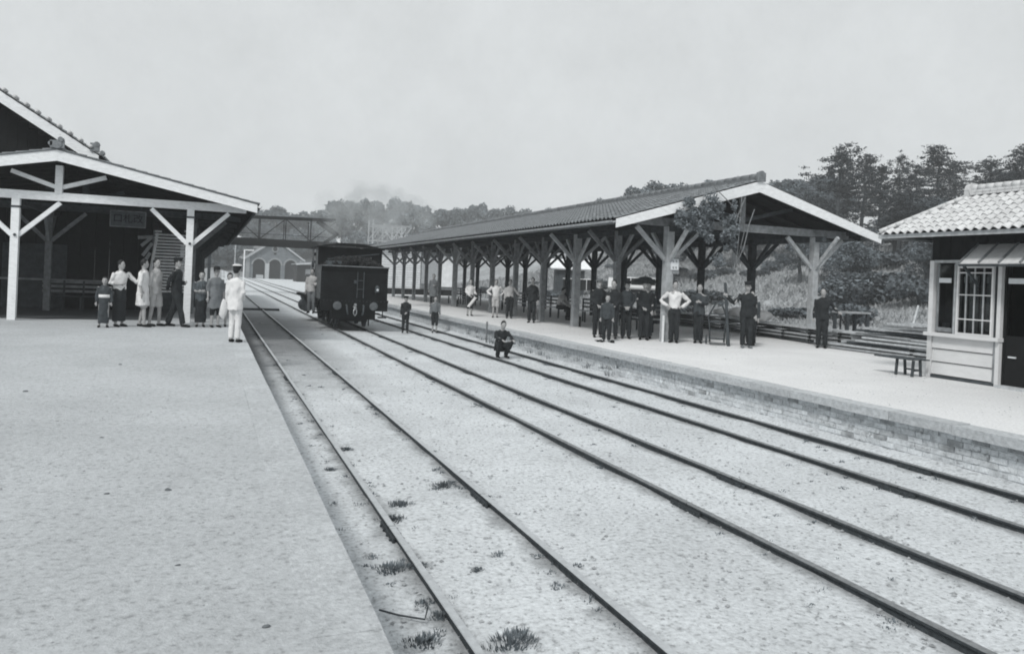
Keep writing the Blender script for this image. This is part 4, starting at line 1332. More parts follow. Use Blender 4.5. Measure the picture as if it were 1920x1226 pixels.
# post and stains by the wall, bent iron
put('wall_post', MB().span((8.04, 22.70, 0), (8.085, 22.745, .70)), 'timber_mid', label='thin dark post standing against the island wall behind the squatting boy', cat='post')
put('bent_iron', MB().tube([(1.02, 4.6, .03), (1.12, 4.52, .02), (1.25, 4.40, .03), (1.30, 4.52, .05), (1.30, 4.62, .05)], .006, 6), 'rust', label='bent rusty iron strap lying by the first rail', cat='scrap iron')

# ------------------------------------------------------------------ foliage
import numpy as np
def leaf_quads(P, size, rs, flat=0.0, aspect=.55, jit=.4):
    """a small four-sided leaf or needle tuft at every point"""
    N = len(P)
    d = rs.normal(size=(N, 3)); d[:, 2] *= (1 - flat)
    d /= np.linalg.norm(d, axis=1)[:, None] + 1e-9
    e = np.cross(d, rs.normal(size=(N, 3)))
    e /= np.linalg.norm(e, axis=1)[:, None] + 1e-9
    s = size * (1 + jit * (rs.random(N) * 2 - 1))[:, None]
    v = np.stack([P - d * s * .5, P + e * s * aspect * .5, P + d * s * .5, P - e * s * aspect * .5], 1).reshape(-1, 3)
    return v
def quads_mesh(name, v, mat):
    N = len(v) // 4
    me = bpy.data.meshes.new(name)
    me.vertices.add(len(v)); me.vertices.foreach_set('co', v.astype('f').ravel())
    me.loops.add(N * 4); me.loops.foreach_set('vertex_index', np.arange(N * 4))
    me.polygons.add(N); me.polygons.foreach_set('loop_start', np.arange(0, N * 4, 4))
    me.materials.append(M[mat]); me.update(); me.validate()
    return me
def clump_points(c, r, n, rs, shell=.55):
    d = rs.normal(size=(n, 3)); d /= np.linalg.norm(d, axis=1)[:, None]
    rad = (shell + (1 - shell) * rs.random(n))[:, None]
    return np.array(c) + d * rad * np.array(r)
def trunk_limbs(H, r0, tips, rs, lean=0.0, z_from=.35):
    m = MB()
    pts = [(0, 0, -.6)] + [(lean * (t ** 1.5) + .05 * H * (rs.random() - .5) * t, .05 * H * (rs.random() - .5) * t, H * t) for t in (.2, .4, .6, .8, .95)]
    m.tube(pts, [r0 * 1.25, r0, r0 * .85, r0 * .65, r0 * .42, r0 * .15], 7)
    for c in tips:
        t = max(z_from, min(.85, c[2] / H - .12))
        i = min(4, int(t * 5)); b = V(*pts[i + 1]) if i + 1 < len(pts) else V(*pts[-1])
        mid = (b + V(*c)) / 2 + V(0, 0, -.03 * H)
        m.tube([b, mid, V(*c)], [r0 * .32, r0 * .2, r0 * .07], 5)
    return m
def broad_proto(seed, H=8.0, leaves=3600, size=.42, wide=1.0):
    rs = np.random.RandomState(seed); P = []; tips = []
    for i in range(15):
        a = rs.random() * 6.28; t = rs.random(); rr = (1 - abs(t - .35)) * .30 * H * wide * math.sqrt(rs.random())
        c = (rr * math.cos(a), rr * math.sin(a), H * (.38 + .54 * t))
        r = H * (.10 + .09 * rs.random())
        tips.append(c)
        P.append(clump_points(c, (r, r, r * .75), leaves // 15, rs))
    return (quads_mesh('crown', leaf_quads(np.concatenate(P), size, rs), 'leaf'), trunk_limbs(H * .9, H * .03, tips[:9], rs).mesh('trunk', 'bark', True), H)
def pine_proto(seed, H=9.0, tufts=15000, size=.17, wide=1.0, lean=0.0):
    rs = np.random.RandomState(seed); P = []; tips = []
    tiers = 9
    for k in range(tiers):
        t = k / (tiers - 1)
        z = H * (.34 + .61 * t) + .03 * H * (rs.random() - .5)
        reach = H * wide * (.40 * (1 - t) ** .55 + .05) * (.65 + .6 * rs.random())
        nb = 4 if t < .75 else 3
        a0 = rs.random() * 6.28
        for j in range(nb):
            a = a0 + j * 6.28 / nb + rs.random() * .8
            L = reach * (.55 + .6 * rs.random())
            dz = L * rs.uniform(-.04, .16)
            for u in (.35, .68, 1.0):
                if rs.random() < .15: continue
                c = (lean * t + L * u * math.cos(a), L * u * math.sin(a), z + dz * u + .012 * H * rs.normal())
                r = H * (.040 + .035 * rs.random())
                if u == 1: tips.append(c)
                for _q in range(3):
                    c2 = (c[0] + r * rs.normal() * .8, c[1] + r * rs.normal() * .8, c[2] + r * .45 * rs.normal())
                    P.append(clump_points(c2, (r * 1.15, r * 1.15, r * .42), int(tufts / (tiers * 33)), rs, .0))
    tips = tips[:26]
    P = np.concatenate(P)
    return (quads_mesh('crown', leaf_quads(P, size, rs, flat=.2, aspect=.5), 'pine'), trunk_limbs(H, H * .022, tips, rs, lean, .3).mesh('trunk', 'bark', True), H)
broads = [broad_proto(s, wide=w) for s, w in ((1, 1.0), (2, 1.25), (3, .9), (4, 1.1), (5, 1.35))]
broads_near = [broad_proto(s, leaves=8000, size=.24, wide=w) for s, w in ((11, 1.1), (12, 1.3), (13, 1.0))]
pines = [pine_proto(s, wide=w, lean=l_) for s, w, l_ in ((21, 1.0, .3), (22, .8, -.3), (23, 1.15, .2), (24, .9, .5))]
def bush_proto(seed, n=2600, size=.16, mat='bush'):
    rs = np.random.RandomState(seed); P = []; m = MB()
    for i in range(9):
        a = rs.random() * 6.28; rr = .75 * math.sqrt(rs.random())
        c = (rr * math.cos(a), rr * math.sin(a), .35 + .55 * rs.random() * (1 - rr * .5))
        r = .28 + .2 * rs.random()
        P.append(clump_points(c, (r, r, r * .8), n // 9, rs))
        m.tube([(0, 0, -.2), (c[0] * .5, c[1] * .5, c[2] * .6), c], [.03, .02, .01], 5)
    return (quads_mesh('foliage', leaf_quads(np.concatenate(P), size, rs), mat), m.mesh('stem', 'bark'), 1.2)
bushes = [bush_proto(s) for s in (31, 32, 33, 34)]
def plant(kind, protos, X, Y, H, lab, cat, grp, i, wide=1.0, parts=('trunk', 'crown'), z=None):
    cr, tk, h0 = protos[i % len(protos)]
    e = empty(kind, (X, Y, terrain(X, Y) if z is None else z), (i * 2.4) % 6.28, label=lab, cat=cat, group=grp)
    s = H / h0
    e.scale = (s * wide, s * wide, s)
    link(parts[0], tk, e); link(parts[1], cr, e)
    return e
FAR = [(9.4, 16.9), (12.2, 18.0), (14.3, 19.0), (16.7, 19.8), (19.3, 17.9), (22.2, 17.6), (25.1, 18.9), (28.0, 19.7), (31.2, 22.1), (34.7, 23.2), (38.2, 22.9), (41.5, 23.5), (44.6, 24.3), (48.6, 24.3), (52.3, 24.3), (55.8, 23.6), (59.1, 22.6), (63.3, 22.9), (67.5, 22.5), (70.8, 23.4), (74.1, 25.3), (77.6, 25.2), (81.1, 24.5), (85.6, 24.5), (90.1, 24.2), (94.6, 24.5), (99.1, 25.2), (103.8, 26.5), (108.5, 26.2), (116.1, 29.5), (121.9, 30.0)]
i = 0
rt_ = random.Random(9)
for X, zt in FAR:
    Y = 225 + rt_.uniform(-4, 4)
    zb = terrain(X, Y); H = (zt - zb) * 1.25
    plant('broadleaf_tree', broads, X, Y, H, 'broadleaf tree on the hazy skyline of the far wooded hill', 'tree', 'skyline trees of the far hill', i, z=zt - H, wide=min(1.15, 12.5 / H)); i += 1
cnt = 0
while cnt < 130:
    X, Y = rt_.uniform(-45, 135), rt_.uniform(180, 222)
    if X > 60: Y = rt_.uniform(120, 215)
    if X > 60 and Y < 130: continue
    hz = terrain(X, Y)
    if hz < .6: continue
    plant('broadleaf_tree', broads, X, Y, rt_.uniform(7.5, 10.5), 'hazy broadleaf tree in the wood covering the far hillside', 'tree', 'trees in the far hillside wood', i, wide=1.2, z=hz - 2.4); i += 1; cnt += 1
MID = [(64.4, 18.0), (66.9, 18.6), (69.9, 19.3), (73.0, 19.8), (77.7, 20.4), (82, 20.5), (86, 20.8), (90.0, 20.6), (93.4, 21.5), (96.9, 22.6), (100.5, 22.4)]
for X, zt in MID:
    Y = 110 + rt_.uniform(-3, 3)
    plant('broadleaf_tree', broads, X, Y, zt - terrain(X, Y), 'grey broadleaf tree showing just above the island canopy ridge', 'tree', 'trees above the canopy ridge', i); i += 1
for _ in range(46):
    Y = rt_.uniform(66, 106); X = Y * rt_.uniform(.62, .96)
    plant('broadleaf_tree', broads_near, X, Y, rt_.uniform(5.5, 8.0), 'mid-grey broadleaf tree on the slope between canopy gable and pines', 'tree', 'trees on the slope behind the gable', i); i += 1
PINE = [(59.6, 62.0, 17.0, 1.1, 'tall layered pine nearest the canopy gable end'), (66.9, 66.0, 17.3, 1.0, 'broad pine just behind the one by the canopy gable'),
        (63.1, 60.0, 15.3, .8, 'shorter pine filling the dip left of the slender one'), (70.2, 64.0, 17.5, .6, 'slender pine with a narrow spire-like crown'),
        (65.9, 58.0, 15.1, 1.0, 'low pine between the slender one and the dark spreading one'), (71.4, 60.0, 17.9, 1.15, 'dark spreading pine above the kiosk hip roof'),
        (81.1, 66.0, 18.0, 1.0, 'farther pine peeping behind the dark spreading one'), (73.3, 56.0, 16.2, 1.2, 'wide pine with a branch raised over the kiosk ridge'),
        (79.9, 60.0, 16.3, 1.1, 'low dark pine directly over the kiosk ridge end tile'), (66.8, 48.0, 15.8, 1.15, 'dark pine cut by the picture edge above the kiosk')]
for k, (X, Y, zt, wd, lab) in enumerate(PINE):
    zb = terrain(X, Y)
    H = zt - zb
    plant('pine_tree', pines, X, Y, H, lab, 'pine tree', 'pines on the rise', k, wide=wd)
for k in range(12):
    X, Y = rt_.uniform(56, 76), rt_.uniform(40, 54)
    plant('pine_tree', pines, X, Y, rt_.uniform(4.5, 6.5), 'young dark pine growing low on the slope behind the kiosk', 'pine tree', 'young pines behind the kiosk', k + 1, wide=1.5)
for k in range(16):
    X, Y = rt_.uniform(44, 62), rt_.uniform(34, 56)
    plant('broadleaf_tree', broads_near, X, Y, rt_.uniform(4.0, 5.5), 'dense dark bushy tree at the foot of the slope left of the kiosk', 'tree', 'bushy trees at the slope foot', k, wide=1.3)
for k in range(44):
    X, Y = rt_.uniform(26, 58), rt_.uniform(24, 100)
    if .62 * Y + 8 < X: Y = X * 1.1 + rt_.uniform(0, 20)
    plant('bush', bushes, X, Y, rt_.uniform(.5, 1.3), 'loose grey bush scattered on the grassy slope behind the island', 'bush', 'bushes on the grassy slope', k, wide=rt_.uniform(1.2, 2.2), parts=('stem', 'foliage'))
for k, (X, Y, H) in enumerate([(18.3, 19.5, .8), (19.0, 18.0, .9), (20.0, 17.2, 1.1), (21.2, 16.8, 1.2), (22.5, 16.2, 1.4), (18.6, 22, .8), (20.5, 20, 1.0), (24, 18, 1.5), (19.0, 14.8, .9), (20.2, 14.2, 1.1)]):
    plant('bush', bushes, X, Y, H, 'dark weedy bush growing just behind the timber stack', 'bush', 'weedy bushes behind the timber', k, wide=1.2, parts=('stem', 'foliage'))

for k in range(18):
    Y = rt_.uniform(34, 62); X = Y * rt_.uniform(.98, 1.35)
    plant('bush', bushes, X, Y, rt_.uniform(1.2, 2.4), 'dark undergrowth bush beneath the trees left of the kiosk', 'bush', 'undergrowth beneath the trees', k, wide=rt_.uniform(1.2, 1.9), parts=('stem', 'foliage'))
# rough grass on the rise (uncountable)
rs = np.random.RandomState(77)
N = 110000
X = 18 + 62 * rs.random(N) ** 1.2; Y = 8 + 110 * rs.random(N) ** 1.1
keep = (X > 18.0) & ~((X < 26) & (Y > 58))
X, Y = X[keep], Y[keep]
Z = np.array([terrain(float(a), float(b)) for a, b in zip(X, Y)])
s = .06 + .0030 * np.hypot(X, Y)
s *= (.5 + rs.random(len(s)))
d = rs.normal(size=(len(X), 2)); d /= np.linalg.norm(d, axis=1)[:, None]
base = np.stack([X, Y, Z - .02], 1)
w = np.stack([d[:, 0] * s * .3, d[:, 1] * s * .3, 0 * s], 1)
tip = base + np.stack([rs.normal(size=len(X)) * s * .4, rs.normal(size=len(X)) * s * .4, s], 1)
v = np.stack([base - w, base + w, tip + w * .2, tip - w * .2], 1).reshape(-1, 3)
o_ = link('rough_grass', quads_mesh('rough_grass', v, 'grass')); tag(o_, kind='stuff')

# weeds along the rails
def tuft(X, Y, s, z=0.0, n=70, seed=0, low=.5, mat='weed'):
    r = np.random.RandomState(seed)
    a = r.random(n) * 6.28; rr = s * (1 + .2 * np.sin(a * 3 + seed)) * r.random(n) ** .7
    b = np.stack([rr * np.cos(a), rr * np.sin(a) * .7, np.zeros(n)], 1)
    h = s * low * (.4 + r.random(n)) * np.clip(1 - .45 * rr / s, .2, 1)
    tip = b + np.stack([np.cos(a) * h * .8 * r.random(n), np.sin(a) * h * .8 * r.random(n), h], 1)
    w = np.stack([-np.sin(a), np.cos(a), 0 * a], 1) * .006
    return np.stack([b - w, b + w, tip + w * .2, tip - w * .2], 1).reshape(-1, 3) + np.array([X, Y, z])
TU = [(1.47, 6.32, .15, 'spreading weed against the inner side of the first rail'), (1.24, 5.26, .16, 'dark weed patch on the platform side of the first rail'),
      (1.43, 5.27, .10, 'weed clump right beside the first rail web'), (1.81, 5.09, .07, 'small lone weed in the middle of the first track'),
      (1.66, 4.02, .20, 'largest spiky grass tuft at the bottom edge inside the first track'), (1.17, 4.16, .14, 'spiky tuft between kerb and first rail at the bottom edge'),
      (1.22, 8.08, .09, 'flat weed between the kerb and the first rail, farther up'), (2.18, 7.23, .15, 'grey weed under the second rail of the first track'),
      (1.64, 6.73, .14, 'thick weed between the first rails, above the spreading one'), (1.52, 8.96, .12, 'scattered weed by the first rail, farthest up'),
      (1.36, 4.45, .10, 'dry tangled weed by the bent iron strap')]
for k, (X_, Y_, s_, lab) in enumerate(TU):
    ob = link('weed_tuft', quads_mesh('weed_tuft', tuft(0, 0, s_ * .85, n=int(150 * s_ / .12), seed=k, low=.30), 'weed'), None, (X_, Y_, .01))
    tag(ob, lab, 'weed', 'weeds along the first track')
parts_ = []
rs = np.random.RandomState(5)
for k in range(760):
    tr_x = [1.405, 2.405, 4.16, 5.19, 6.74, 7.78][rs.randint(6)]
    Y_ = 2.6 + 34 * rs.random() ** 1.6
    X_ = tr_x + rs.normal() * .10 - (.06 if rs.random() < .6 else 0)
    if rs.random() < .32: X_ = 1.0 + 6.9 * rs.random()
    if not .95 < X_ < 8.0: continue
    if 2.7 < X_ < 3.7 or 5.4 < X_ < 6.2:
        if rs.random() < .75: continue
    parts_.append(tuft(X_, Y_, .03 + .05 * rs.random(), n=14 + rs.randint(22), seed=k + 100, low=.35))
ob = link('track_weeds', quads_mesh('track_weeds', np.concatenate(parts_), 'weed')); tag(ob, kind='stuff')
parts_ = []
for k in range(30):
    Y_ = 14 + 11 * rs.random() ** 1.2
    parts_.append(tuft(8.0, Y_, .10 + .08 * rs.random(), z=.05 + .30 * rs.random(), n=18, seed=k + 900, low=1.1))
ob = link('wall_weeds', quads_mesh('wall_weeds', np.concatenate(parts_), 'weed')); tag(ob, kind='stuff')

# loose gravel (uncountable) and a few larger dark stones
def pebbles(N, fx, fy, z, smin, smax, seed):
    r = np.random.RandomState(seed); m = MB()
    for k in range(N):
        x, y = fx(r), fy(r)
        s = smin + (smax - smin) * r.random() ** 3
        a = r.random() * 6.28
        c, t = math.cos(a) * s, math.sin(a) * s
        m.add([(x + c, y + t, z), (x - t, y + c * .8, z), (x - c, y - t, z), (x + t, y - c * .7, z), (x + .1 * s, y, z + s * .55)], [(0, 1, 4), (1, 2, 4), (2, 3, 4), (3, 0, 4)])
    return m
put('loose_gravel', pebbles(9000, lambda r: 1.0 + 7.0 * r.random(), lambda r: 2.8 + 17 * r.random() ** 1.7, .006, .005, .024, 1), 'pebble', kind='stuff')
put('platform_grit', pebbles(5000, lambda r: -5.0 + 5.3 * r.random(), lambda r: 2.8 + 15 * r.random() ** 1.6, PZ - .008, .004, .015, 2), 'pebble', kind='stuff')
put('island_grit', pebbles(1200, lambda r: 8.5 + 3.9 * r.random(), lambda r: 6 + 20 * r.random(), PZ - .004, .006, .02, 3), 'pebble', kind='stuff')
SL = [(-0.21, 5.56, .030, 'dark stone in the middle of the near platform'), (0.27, 3.35, .022, 'dark stone near the platform kerb at the bottom edge'),
      (-1.89, 10.04, .035, 'dark stone far left on the near platform'), (-1.19, 12.58, .035, 'dark stone closest to the people under the near canopy'),
      (-0.81, 7.33, .026, 'small stone left of the platform centre'), (-0.10, 4.15, .020, 'little stone between the centre stone and the bottom edge'), (-0.57, 5.55, .022, 'small stone left of the centre dark stone')]
for k, (X_, Y_, s_, lab) in enumerate(SL):
    s_ *= .62
    m_ = MB().ball((0, 0, s_ * .3), (s_ * 1.3, s_ * .8, s_ * .5), nu=8, nv=5)
    m_.v = [tuple(V(*p) + noise.noise_vector(V(*p) * 40 + V(k, 0, 0)) * s_ * .3) for p in m_.v]
    ob = put('stone', m_, 'stone', label=lab, cat='stone', group='dark stones on the near platform')
    ob.location = (X_, Y_, PZ - .008)
# creeper hanging on the canopy gable
rs = np.random.RandomState(42)
cv = empty('creeper', (11.9, 16.9, PZ), label='leafy creeper hanging over the front gable of the island canopy', cat='creeper')
P = []; m = MB()
for q_ in range(58):
    t_ = q_ / 63.0
    x = -.85 + 1.75 * rs.random(); z = 3.12 + .24 * (x + .85) + rs.normal() * .24 - max(0, x + .3) * .75 * rs.random()
    r = .09 + .16 * rs.random() ** 1.5
    P.append(clump_points((x, rs.normal() * .10, z), (r, r * .8, r * .9), int(260 * r / .2), rs, .0))
ob = link('leaf_mass', quads_mesh('leaf_mass', leaf_quads(np.concatenate(P), .075, rs), 'creeper'), cv); tag(ob, kind='stuff')
for pts in (((1.05, -.05, 3.9), (1.0, -.08, 3.2), (.98, -.05, 2.4), (.92, 0, 1.95)), ((1.45, -.08, 3.6), (1.3, -.08, 3.2), (1.15, -.1, 2.6), (1.0, 0, 2.1)), ((.2, 0, 4.1), (.7, -.05, 3.7), (1.2, -.05, 3.1), (1.05, 0, 2.3)), ((-.9, 0, 3.35), (-.2, -.05, 3.45), (.5, -.05, 3.2), (1.0, 0, 2.4)), ((1.2, 0, 3.9), (.95, -.05, 3.4), (.8, 0, 2.7))):
    put('stem', MB().tube(pts, [.012, .014, .014, .010][:len(pts)], 5), 'timber_mid', cv)

# ------------------------------------------------------------------ people
def merged(mb_, mat, voxel, name, crease=0.0, seed=0):
    """join the overlapping limbs of a mesh builder into one continuous skin"""
    me = mb_.mesh(name, mat, True)
    ob = bpy.data.objects.new(name, me)
    COL.objects.link(ob)
    rm = ob.modifiers.new('r', 'REMESH')
    rm.mode = 'VOXEL'; rm.voxel_size = voxel; rm.use_smooth_shade = True
    sm_ = ob.modifiers.new('s', 'SMOOTH')
    sm_.factor = .5; sm_.iterations = 2
    bpy.context.view_layer.update()
    me2 = bpy.data.meshes.new_from_object(ob.evaluated_get(bpy.context.evaluated_depsgraph_get()))
    bpy.data.objects.remove(ob); bpy.data.meshes.remove(me)
    me2.name = name
    if crease:
        co = np.empty(len(me2.vertices) * 3, 'f'); me2.vertices.foreach_get('co', co)
        co = co.reshape(-1, 3)
        off = np.array([noise.noise_vector(V(x * 9 + seed, y * 9, z * 7)) for x, y, z in co]) * crease
        me2.vertices.foreach_set('co', (co + off).astype('f').ravel())
    me2.materials.clear(); me2.materials.append(M[mat] if isinstance(mat, str) else mat)
    return me2

ARMS = {
 'down':    ((.215, .02, .20), (.225, -.03, -.03), (0, -.12, -1)),
 'akimbo':  ((.40, .07, .24), (.20, -.08, .10), (-.9, .1, -.35)),
 'clasp':   ((.21, .02, .21), (.07, -.19, .05), (-.8, -.3, -.5)),
 'fold':    ((.22, -.04, .22), (.04, -.22, .26), (-1, -.1, .1)),
 'behind':  ((.24, .10, .21), (.07, .20, .03), (-.8, .2, -.5)),
 'reach':   ((.36, -.12, .24), (.55, -.20, .38), (.6, -.3, .5)),
 'side':    ((.30, .0, .24), (.40, -.12, .16), (.6, -.3, -.4)),
 'hold':    ((.22, .0, .20), (.22, -.22, .12), (0, -1, .1)),
 'knee':    ((.24, -.20, .22), (.14, -.42, .06), (-.2, -1, -.5)),
 'bent':    ((.24, .05, .20), (.12, -.16, .18), (-.7, -.6, .2)),
}
def person(lab, X, Y, Z, H=1.6, turn=0, legs='stand', arms=('down', 'down'), top='jacket', topm='dark_cloth', bot='trousers', botm='dark_cloth',
           hat=None, lean=0, head_turn=0, sleeves=1.0, shoe='dark', spread=.09, group=None, child=False, girth=.94, step=0.0, face_abs=None, hatm='hair', lift=0.0, sash=None):
    k = H / 1.6
    az = -math.atan2(X, Y) if face_abs is None else 0
    e = empty('person', (X, Y, Z + lift), (az + R(turn)) if face_abs is None else R(face_abs), label=lab, cat='person', group=group)
    e.scale = (k * girth, k * girth, k)
    # pelvis position and leg joints in the 1.6 m frame
    if legs == 'sit':
        pel = V(0, .0, .50); L = {s: (V(s * .09, -.02, .49), V(s * .13, -.44, .47), V(s * .14, -.42, .075)) for s in (-1, 1)}
    elif legs == 'squat':
        pel = V(0, .08, .27); L = {s: (V(s * .09, .06, .25), V(s * .20, -.30, .46), V(s * .13, -.06, .075)) for s in (-1, 1)}
    else:
        pel = V(0, 0, .84)
        L = {s: (V(s * .085, 0, .84), V(s * (spread * .95), -.02 - .02 * (s > 0) + s * step * .5, .45), V(s * spread, s * step, .075)) for s in (-1, 1)}
    T = Matrix.Translation(pel) @ Matrix.Rotation(R(lean), 4, 'X')
    cs = .93 if child else 1.0
    hz = .645
    # ---- body: one continuous surface
    rp = random.Random(int(X * 97 + Y * 31)); head_turn += rp.uniform(-14, 14)
    b = MB()
    b.loft([(0, 0, -.06, .12, .09), (0, 0, .05, .145, .10), (0, 0, .16, .125, .085), (0, -.005, .32, .155, .10), (0, 0, .43, .165, .09), (0, .0, .48, .10, .07), (0, .0, .50, .05, .05)], 14, T)
    b.tube([T @ V(0, .0, .46), T @ V(0, -.01, .57)], [.055, .05], 10)
    HT = T @ Matrix.Translation((0, -.015, hz)) @ Matrix.Rotation(R(head_turn), 4, 'Z')
    hs = 1.12 if child else 1.0
    b.ball((0, 0, 0), (.073 * hs, .088 * hs, .112 * hs), HT, 14, 10)
    b.ball((0, -.045 * hs, -.055 * hs), (.046 * hs, .048 * hs, .05 * hs), HT, 10, 7)
    b.ball((0, -.088 * hs, -.012 * hs), (.014, .022, .024), HT, 8, 5)
    for s in (-1, 1):
        b.ball((s * .074 * hs, .005, -.01), (.012, .02, .030), HT, 8, 5)
        el, wr, hd = ARMS[arms[0 if s < 0 else 1]]
        sh = T @ V(s * .170, 0, .445)
        e_, w_ = T @ V(s * el[0], el[1], el[2]), T @ V(s * wr[0], wr[1], wr[2])
        if legs == 'squat' or arms[0 if s < 0 else 1] == 'knee' and legs == 'sit':
            kn = L[s][1]; e_ = (sh + kn) / 2 + V(s * .07, .02, -.02); w_ = kn + V(-s * .03, -.10, .05)
        b.tube([sh, (sh + e_) / 2, e_, (e_ * .6 + w_ * .4), w_], [.048, .043, .037, .036, .025], 8)
        d = V(s * hd[0], hd[1], hd[2]).normalized()
        side = d.cross(V(0, 1, 0) if abs(d.y) < .8 else V(0, 0, 1)).normalized()
        nrm = side.cross(d).normalized()
        pc = w_ + d * .05
        b.tube([w_, w_ + d * .04, w_ + d * .085], [.022, .034, .034], 8, ell=.5)
        for q_, (o_, ln) in enumerate(((-.027, .062), (-.009, .074), (.009, .070), (.026, .055))):
            r0 = w_ + d * .075 + side * o_
            b.tube([r0, r0 + d * ln * .55 + nrm * .004, r0 + d * ln * .95 + nrm * .020], [.0105, .0100, .0085], 6)
        t0 = w_ + d * .03 - side * .028
        b.tube([t0, t0 + d * .03 - side * .022, t0 + d * .058 - side * .024], [.012, .011, .009], 6)
        hp, kn, an = L[s]
        b.tube([hp, (hp + kn) / 2, kn, kn * .65 + an * .35, an], [.078, .068, .050, .050, .034], 10)
        b.tube([an + V(0, .02, 0), an + V(0, .0, -.035), an + V(s * .01, -.08, -.045), an + V(s * .02, -.15, -.052)], [.034, .038, .034, .020], 8)
    link('body', merged(b, 'skin', .0135, 'body'), e)
    # ---- garments
    g = MB()
    r_ = 1.0
    if top == 'jacket':
        g.loft([(0, 0, -.08, .178, .135), (0, 0, .05, .172, .128), (0, 0, .18, .160, .118), (0, -.005, .33, .182, .125), (0, 0, .43, .188, .108), (0, 0, .475, .125, .085), (0, 0, .505, .066, .063)], 16, T)
    elif top == 'shirt':
        g.loft([(0, 0, .04, .150, .112), (0, 0, .10, .160, .118), (0, 0, .20, .158, .118), (0, -.005, .33, .178, .122), (0, 0, .43, .180, .105), (0, 0, .475, .11, .08), (0, 0, .495, .062, .06)], 16, T)
    elif top == 'coat':
        if legs == 'stand':
            g.loft([(0, 0, -.34, .215, .165), (0, 0, -.15, .200, .155), (0, 0, .05, .180, .135), (0, 0, .18, .165, .122), (0, -.005, .33, .182, .125), (0, 0, .43, .186, .108), (0, 0, .475, .12, .085), (0, 0, .50, .064, .062)], 16, T)
    elif top == 'tunic':
        g.loft([(0, .02, -.16, .200, .150), (0, 0, .0, .178, .138), (0, 0, .18, .158, .120), (0, -.005, .33, .180, .125), (0, 0, .43, .186, .108), (0, 0, .475, .12, .085), (0, 0, .50, .064, .062)], 16, T)
    elif top == 'kimono':
        g.loft([(0, 0, -.10, .165, .128), (0, 0, .06, .168, .125), (0, 0, .18, .165, .122), (0, -.005, .33, .180, .124), (0, 0, .43, .182, .106), (0, 0, .475, .12, .085), (0, 0, .50, .066, .064)], 16, T)
    for s in (-1, 1):
        el, wr, hd = ARMS[arms[0 if s < 0 else 1]]
        sh = T @ V(s * .170, 0, .440)
        e_, w_ = T @ V(s * el[0], el[1], el[2]), T @ V(s * wr[0], wr[1], wr[2])
        if legs == 'squat' or arms[0 if s < 0 else 1] == 'knee' and legs == 'sit':
            kn = L[s][1]; e_ = (sh + kn) / 2 + V(s * .07, .02, -.02); w_ = kn + V(-s * .03, -.10, .05)
        fat = 1.25 if top == 'kimono' else 1.0
        if sleeves >= 1: pts, rr = [sh, (sh + e_) / 2, e_, (e_ + w_) / 2, w_ + (w_ - e_) * .02], [.062, .056, .050 * fat, .047 * fat, .041 * fat]
        elif sleeves >= .6: pts, rr = [sh, (sh + e_) / 2, e_, e_ * .6 + w_ * .4], [.062, .057, .053 * fat, .053 * fat]
        else: pts, rr = [sh, (sh + e_) / 2, sh * .2 + e_ * .8], [.066, .066, .066]
        g.tube(pts, rr, 10)
    nm = {'jacket': 'jacket', 'shirt': 'shirt', 'coat': 'coat', 'tunic': 'tunic', 'kimono': 'kimono'}[top]
    link(nm, merged(g, topm, .017, nm, crease=.024, seed=X * 3), e)
    t = MB()
    t.loft([(0, 0, -.09, .150, .115), (0, 0, .0, .158, .122), (0, 0, .10, .150, .112)], 14, T)
    if bot == 'skirt' and legs == 'stand':
        t = MB()
        t.loft([(0, 0, .13, .165, .125), (0, 0, .30, .172, .135), (0, 0, .60, .168, .130), (0, 0, .84, .160, .122), (0, 0, .98, .150, .115)], 16)
    else:
        end = {'trousers': 1.0, 'skirt': 1.0, 'shorts': .0, 'breeches': .35}[bot]
        for s in (-1, 1):
            hp, kn, an = L[s]
            if end == 0: t.tube([hp, (hp + kn) / 2, kn], [.094, .090, .082], 12)
            elif end < 1: t.tube([hp, (hp + kn) / 2, kn, kn * .65 + an * .35], [.096, .092, .075, .060], 12)
            else: t.tube([hp, (hp + kn) / 2, kn, kn * .4 + an * .6, an + V(0, 0, .0)], [.096, .088, .074, .068, .066], 12)
    link('skirt' if bot == 'skirt' else 'trousers', merged(t, botm, .017, 'trousers', crease=.014, seed=Y), e)
    if sash:
        put('sash', MB().loft([(0, 0, .10, .180, .134), (0, 0, .14, .184, .137), (0, 0, .20, .176, .130)], 16, T), sash, e, smooth=True)
    for s in (-1, 1):
        an = L[s][2]
        put('shoe', MB().tube([an + V(0, .05, -.040), an + V(0, .02, -.036), an + V(s * .01, -.08, -.042), an + V(s * .02, -.165, -.052), an + V(s * .022, -.185, -.056)], [.028, .042, .042, .034, .016], 10, ell=.8), shoe, e, smooth=True)
        put('eye', MB().ball((s * .028 * hs, -.082 * hs, .004), (.011, .007, .006), HT, 8, 5), 'hair', e)
    put('mouth', MB().ball((0, -.090 * hs, -.056 * hs), (.020, .006, .005), HT, 8, 5), 'dark_cloth', e)
    # hair shell: crown and back of the head
    hm = MB()
    hb = MB().ball((0, .012, .022), (.080 * hs, .092 * hs, .103 * hs), None, 16, 12)
    hm.v = [tuple(HT @ V(*(p if (p[1] > -.045 or p[2] > .075) else (p[0] * .55, p[1] * .55, p[2] * .55)))) for p in hb.v]
    keepv = [not (p[2] < -.055 and True) for p in hb.v]
    hm.f = [f for f in hb.f if all(keepv[i] for i in f)]
    if hat != 'bonnet': put('hair', hm, 'hair', e, smooth=True)
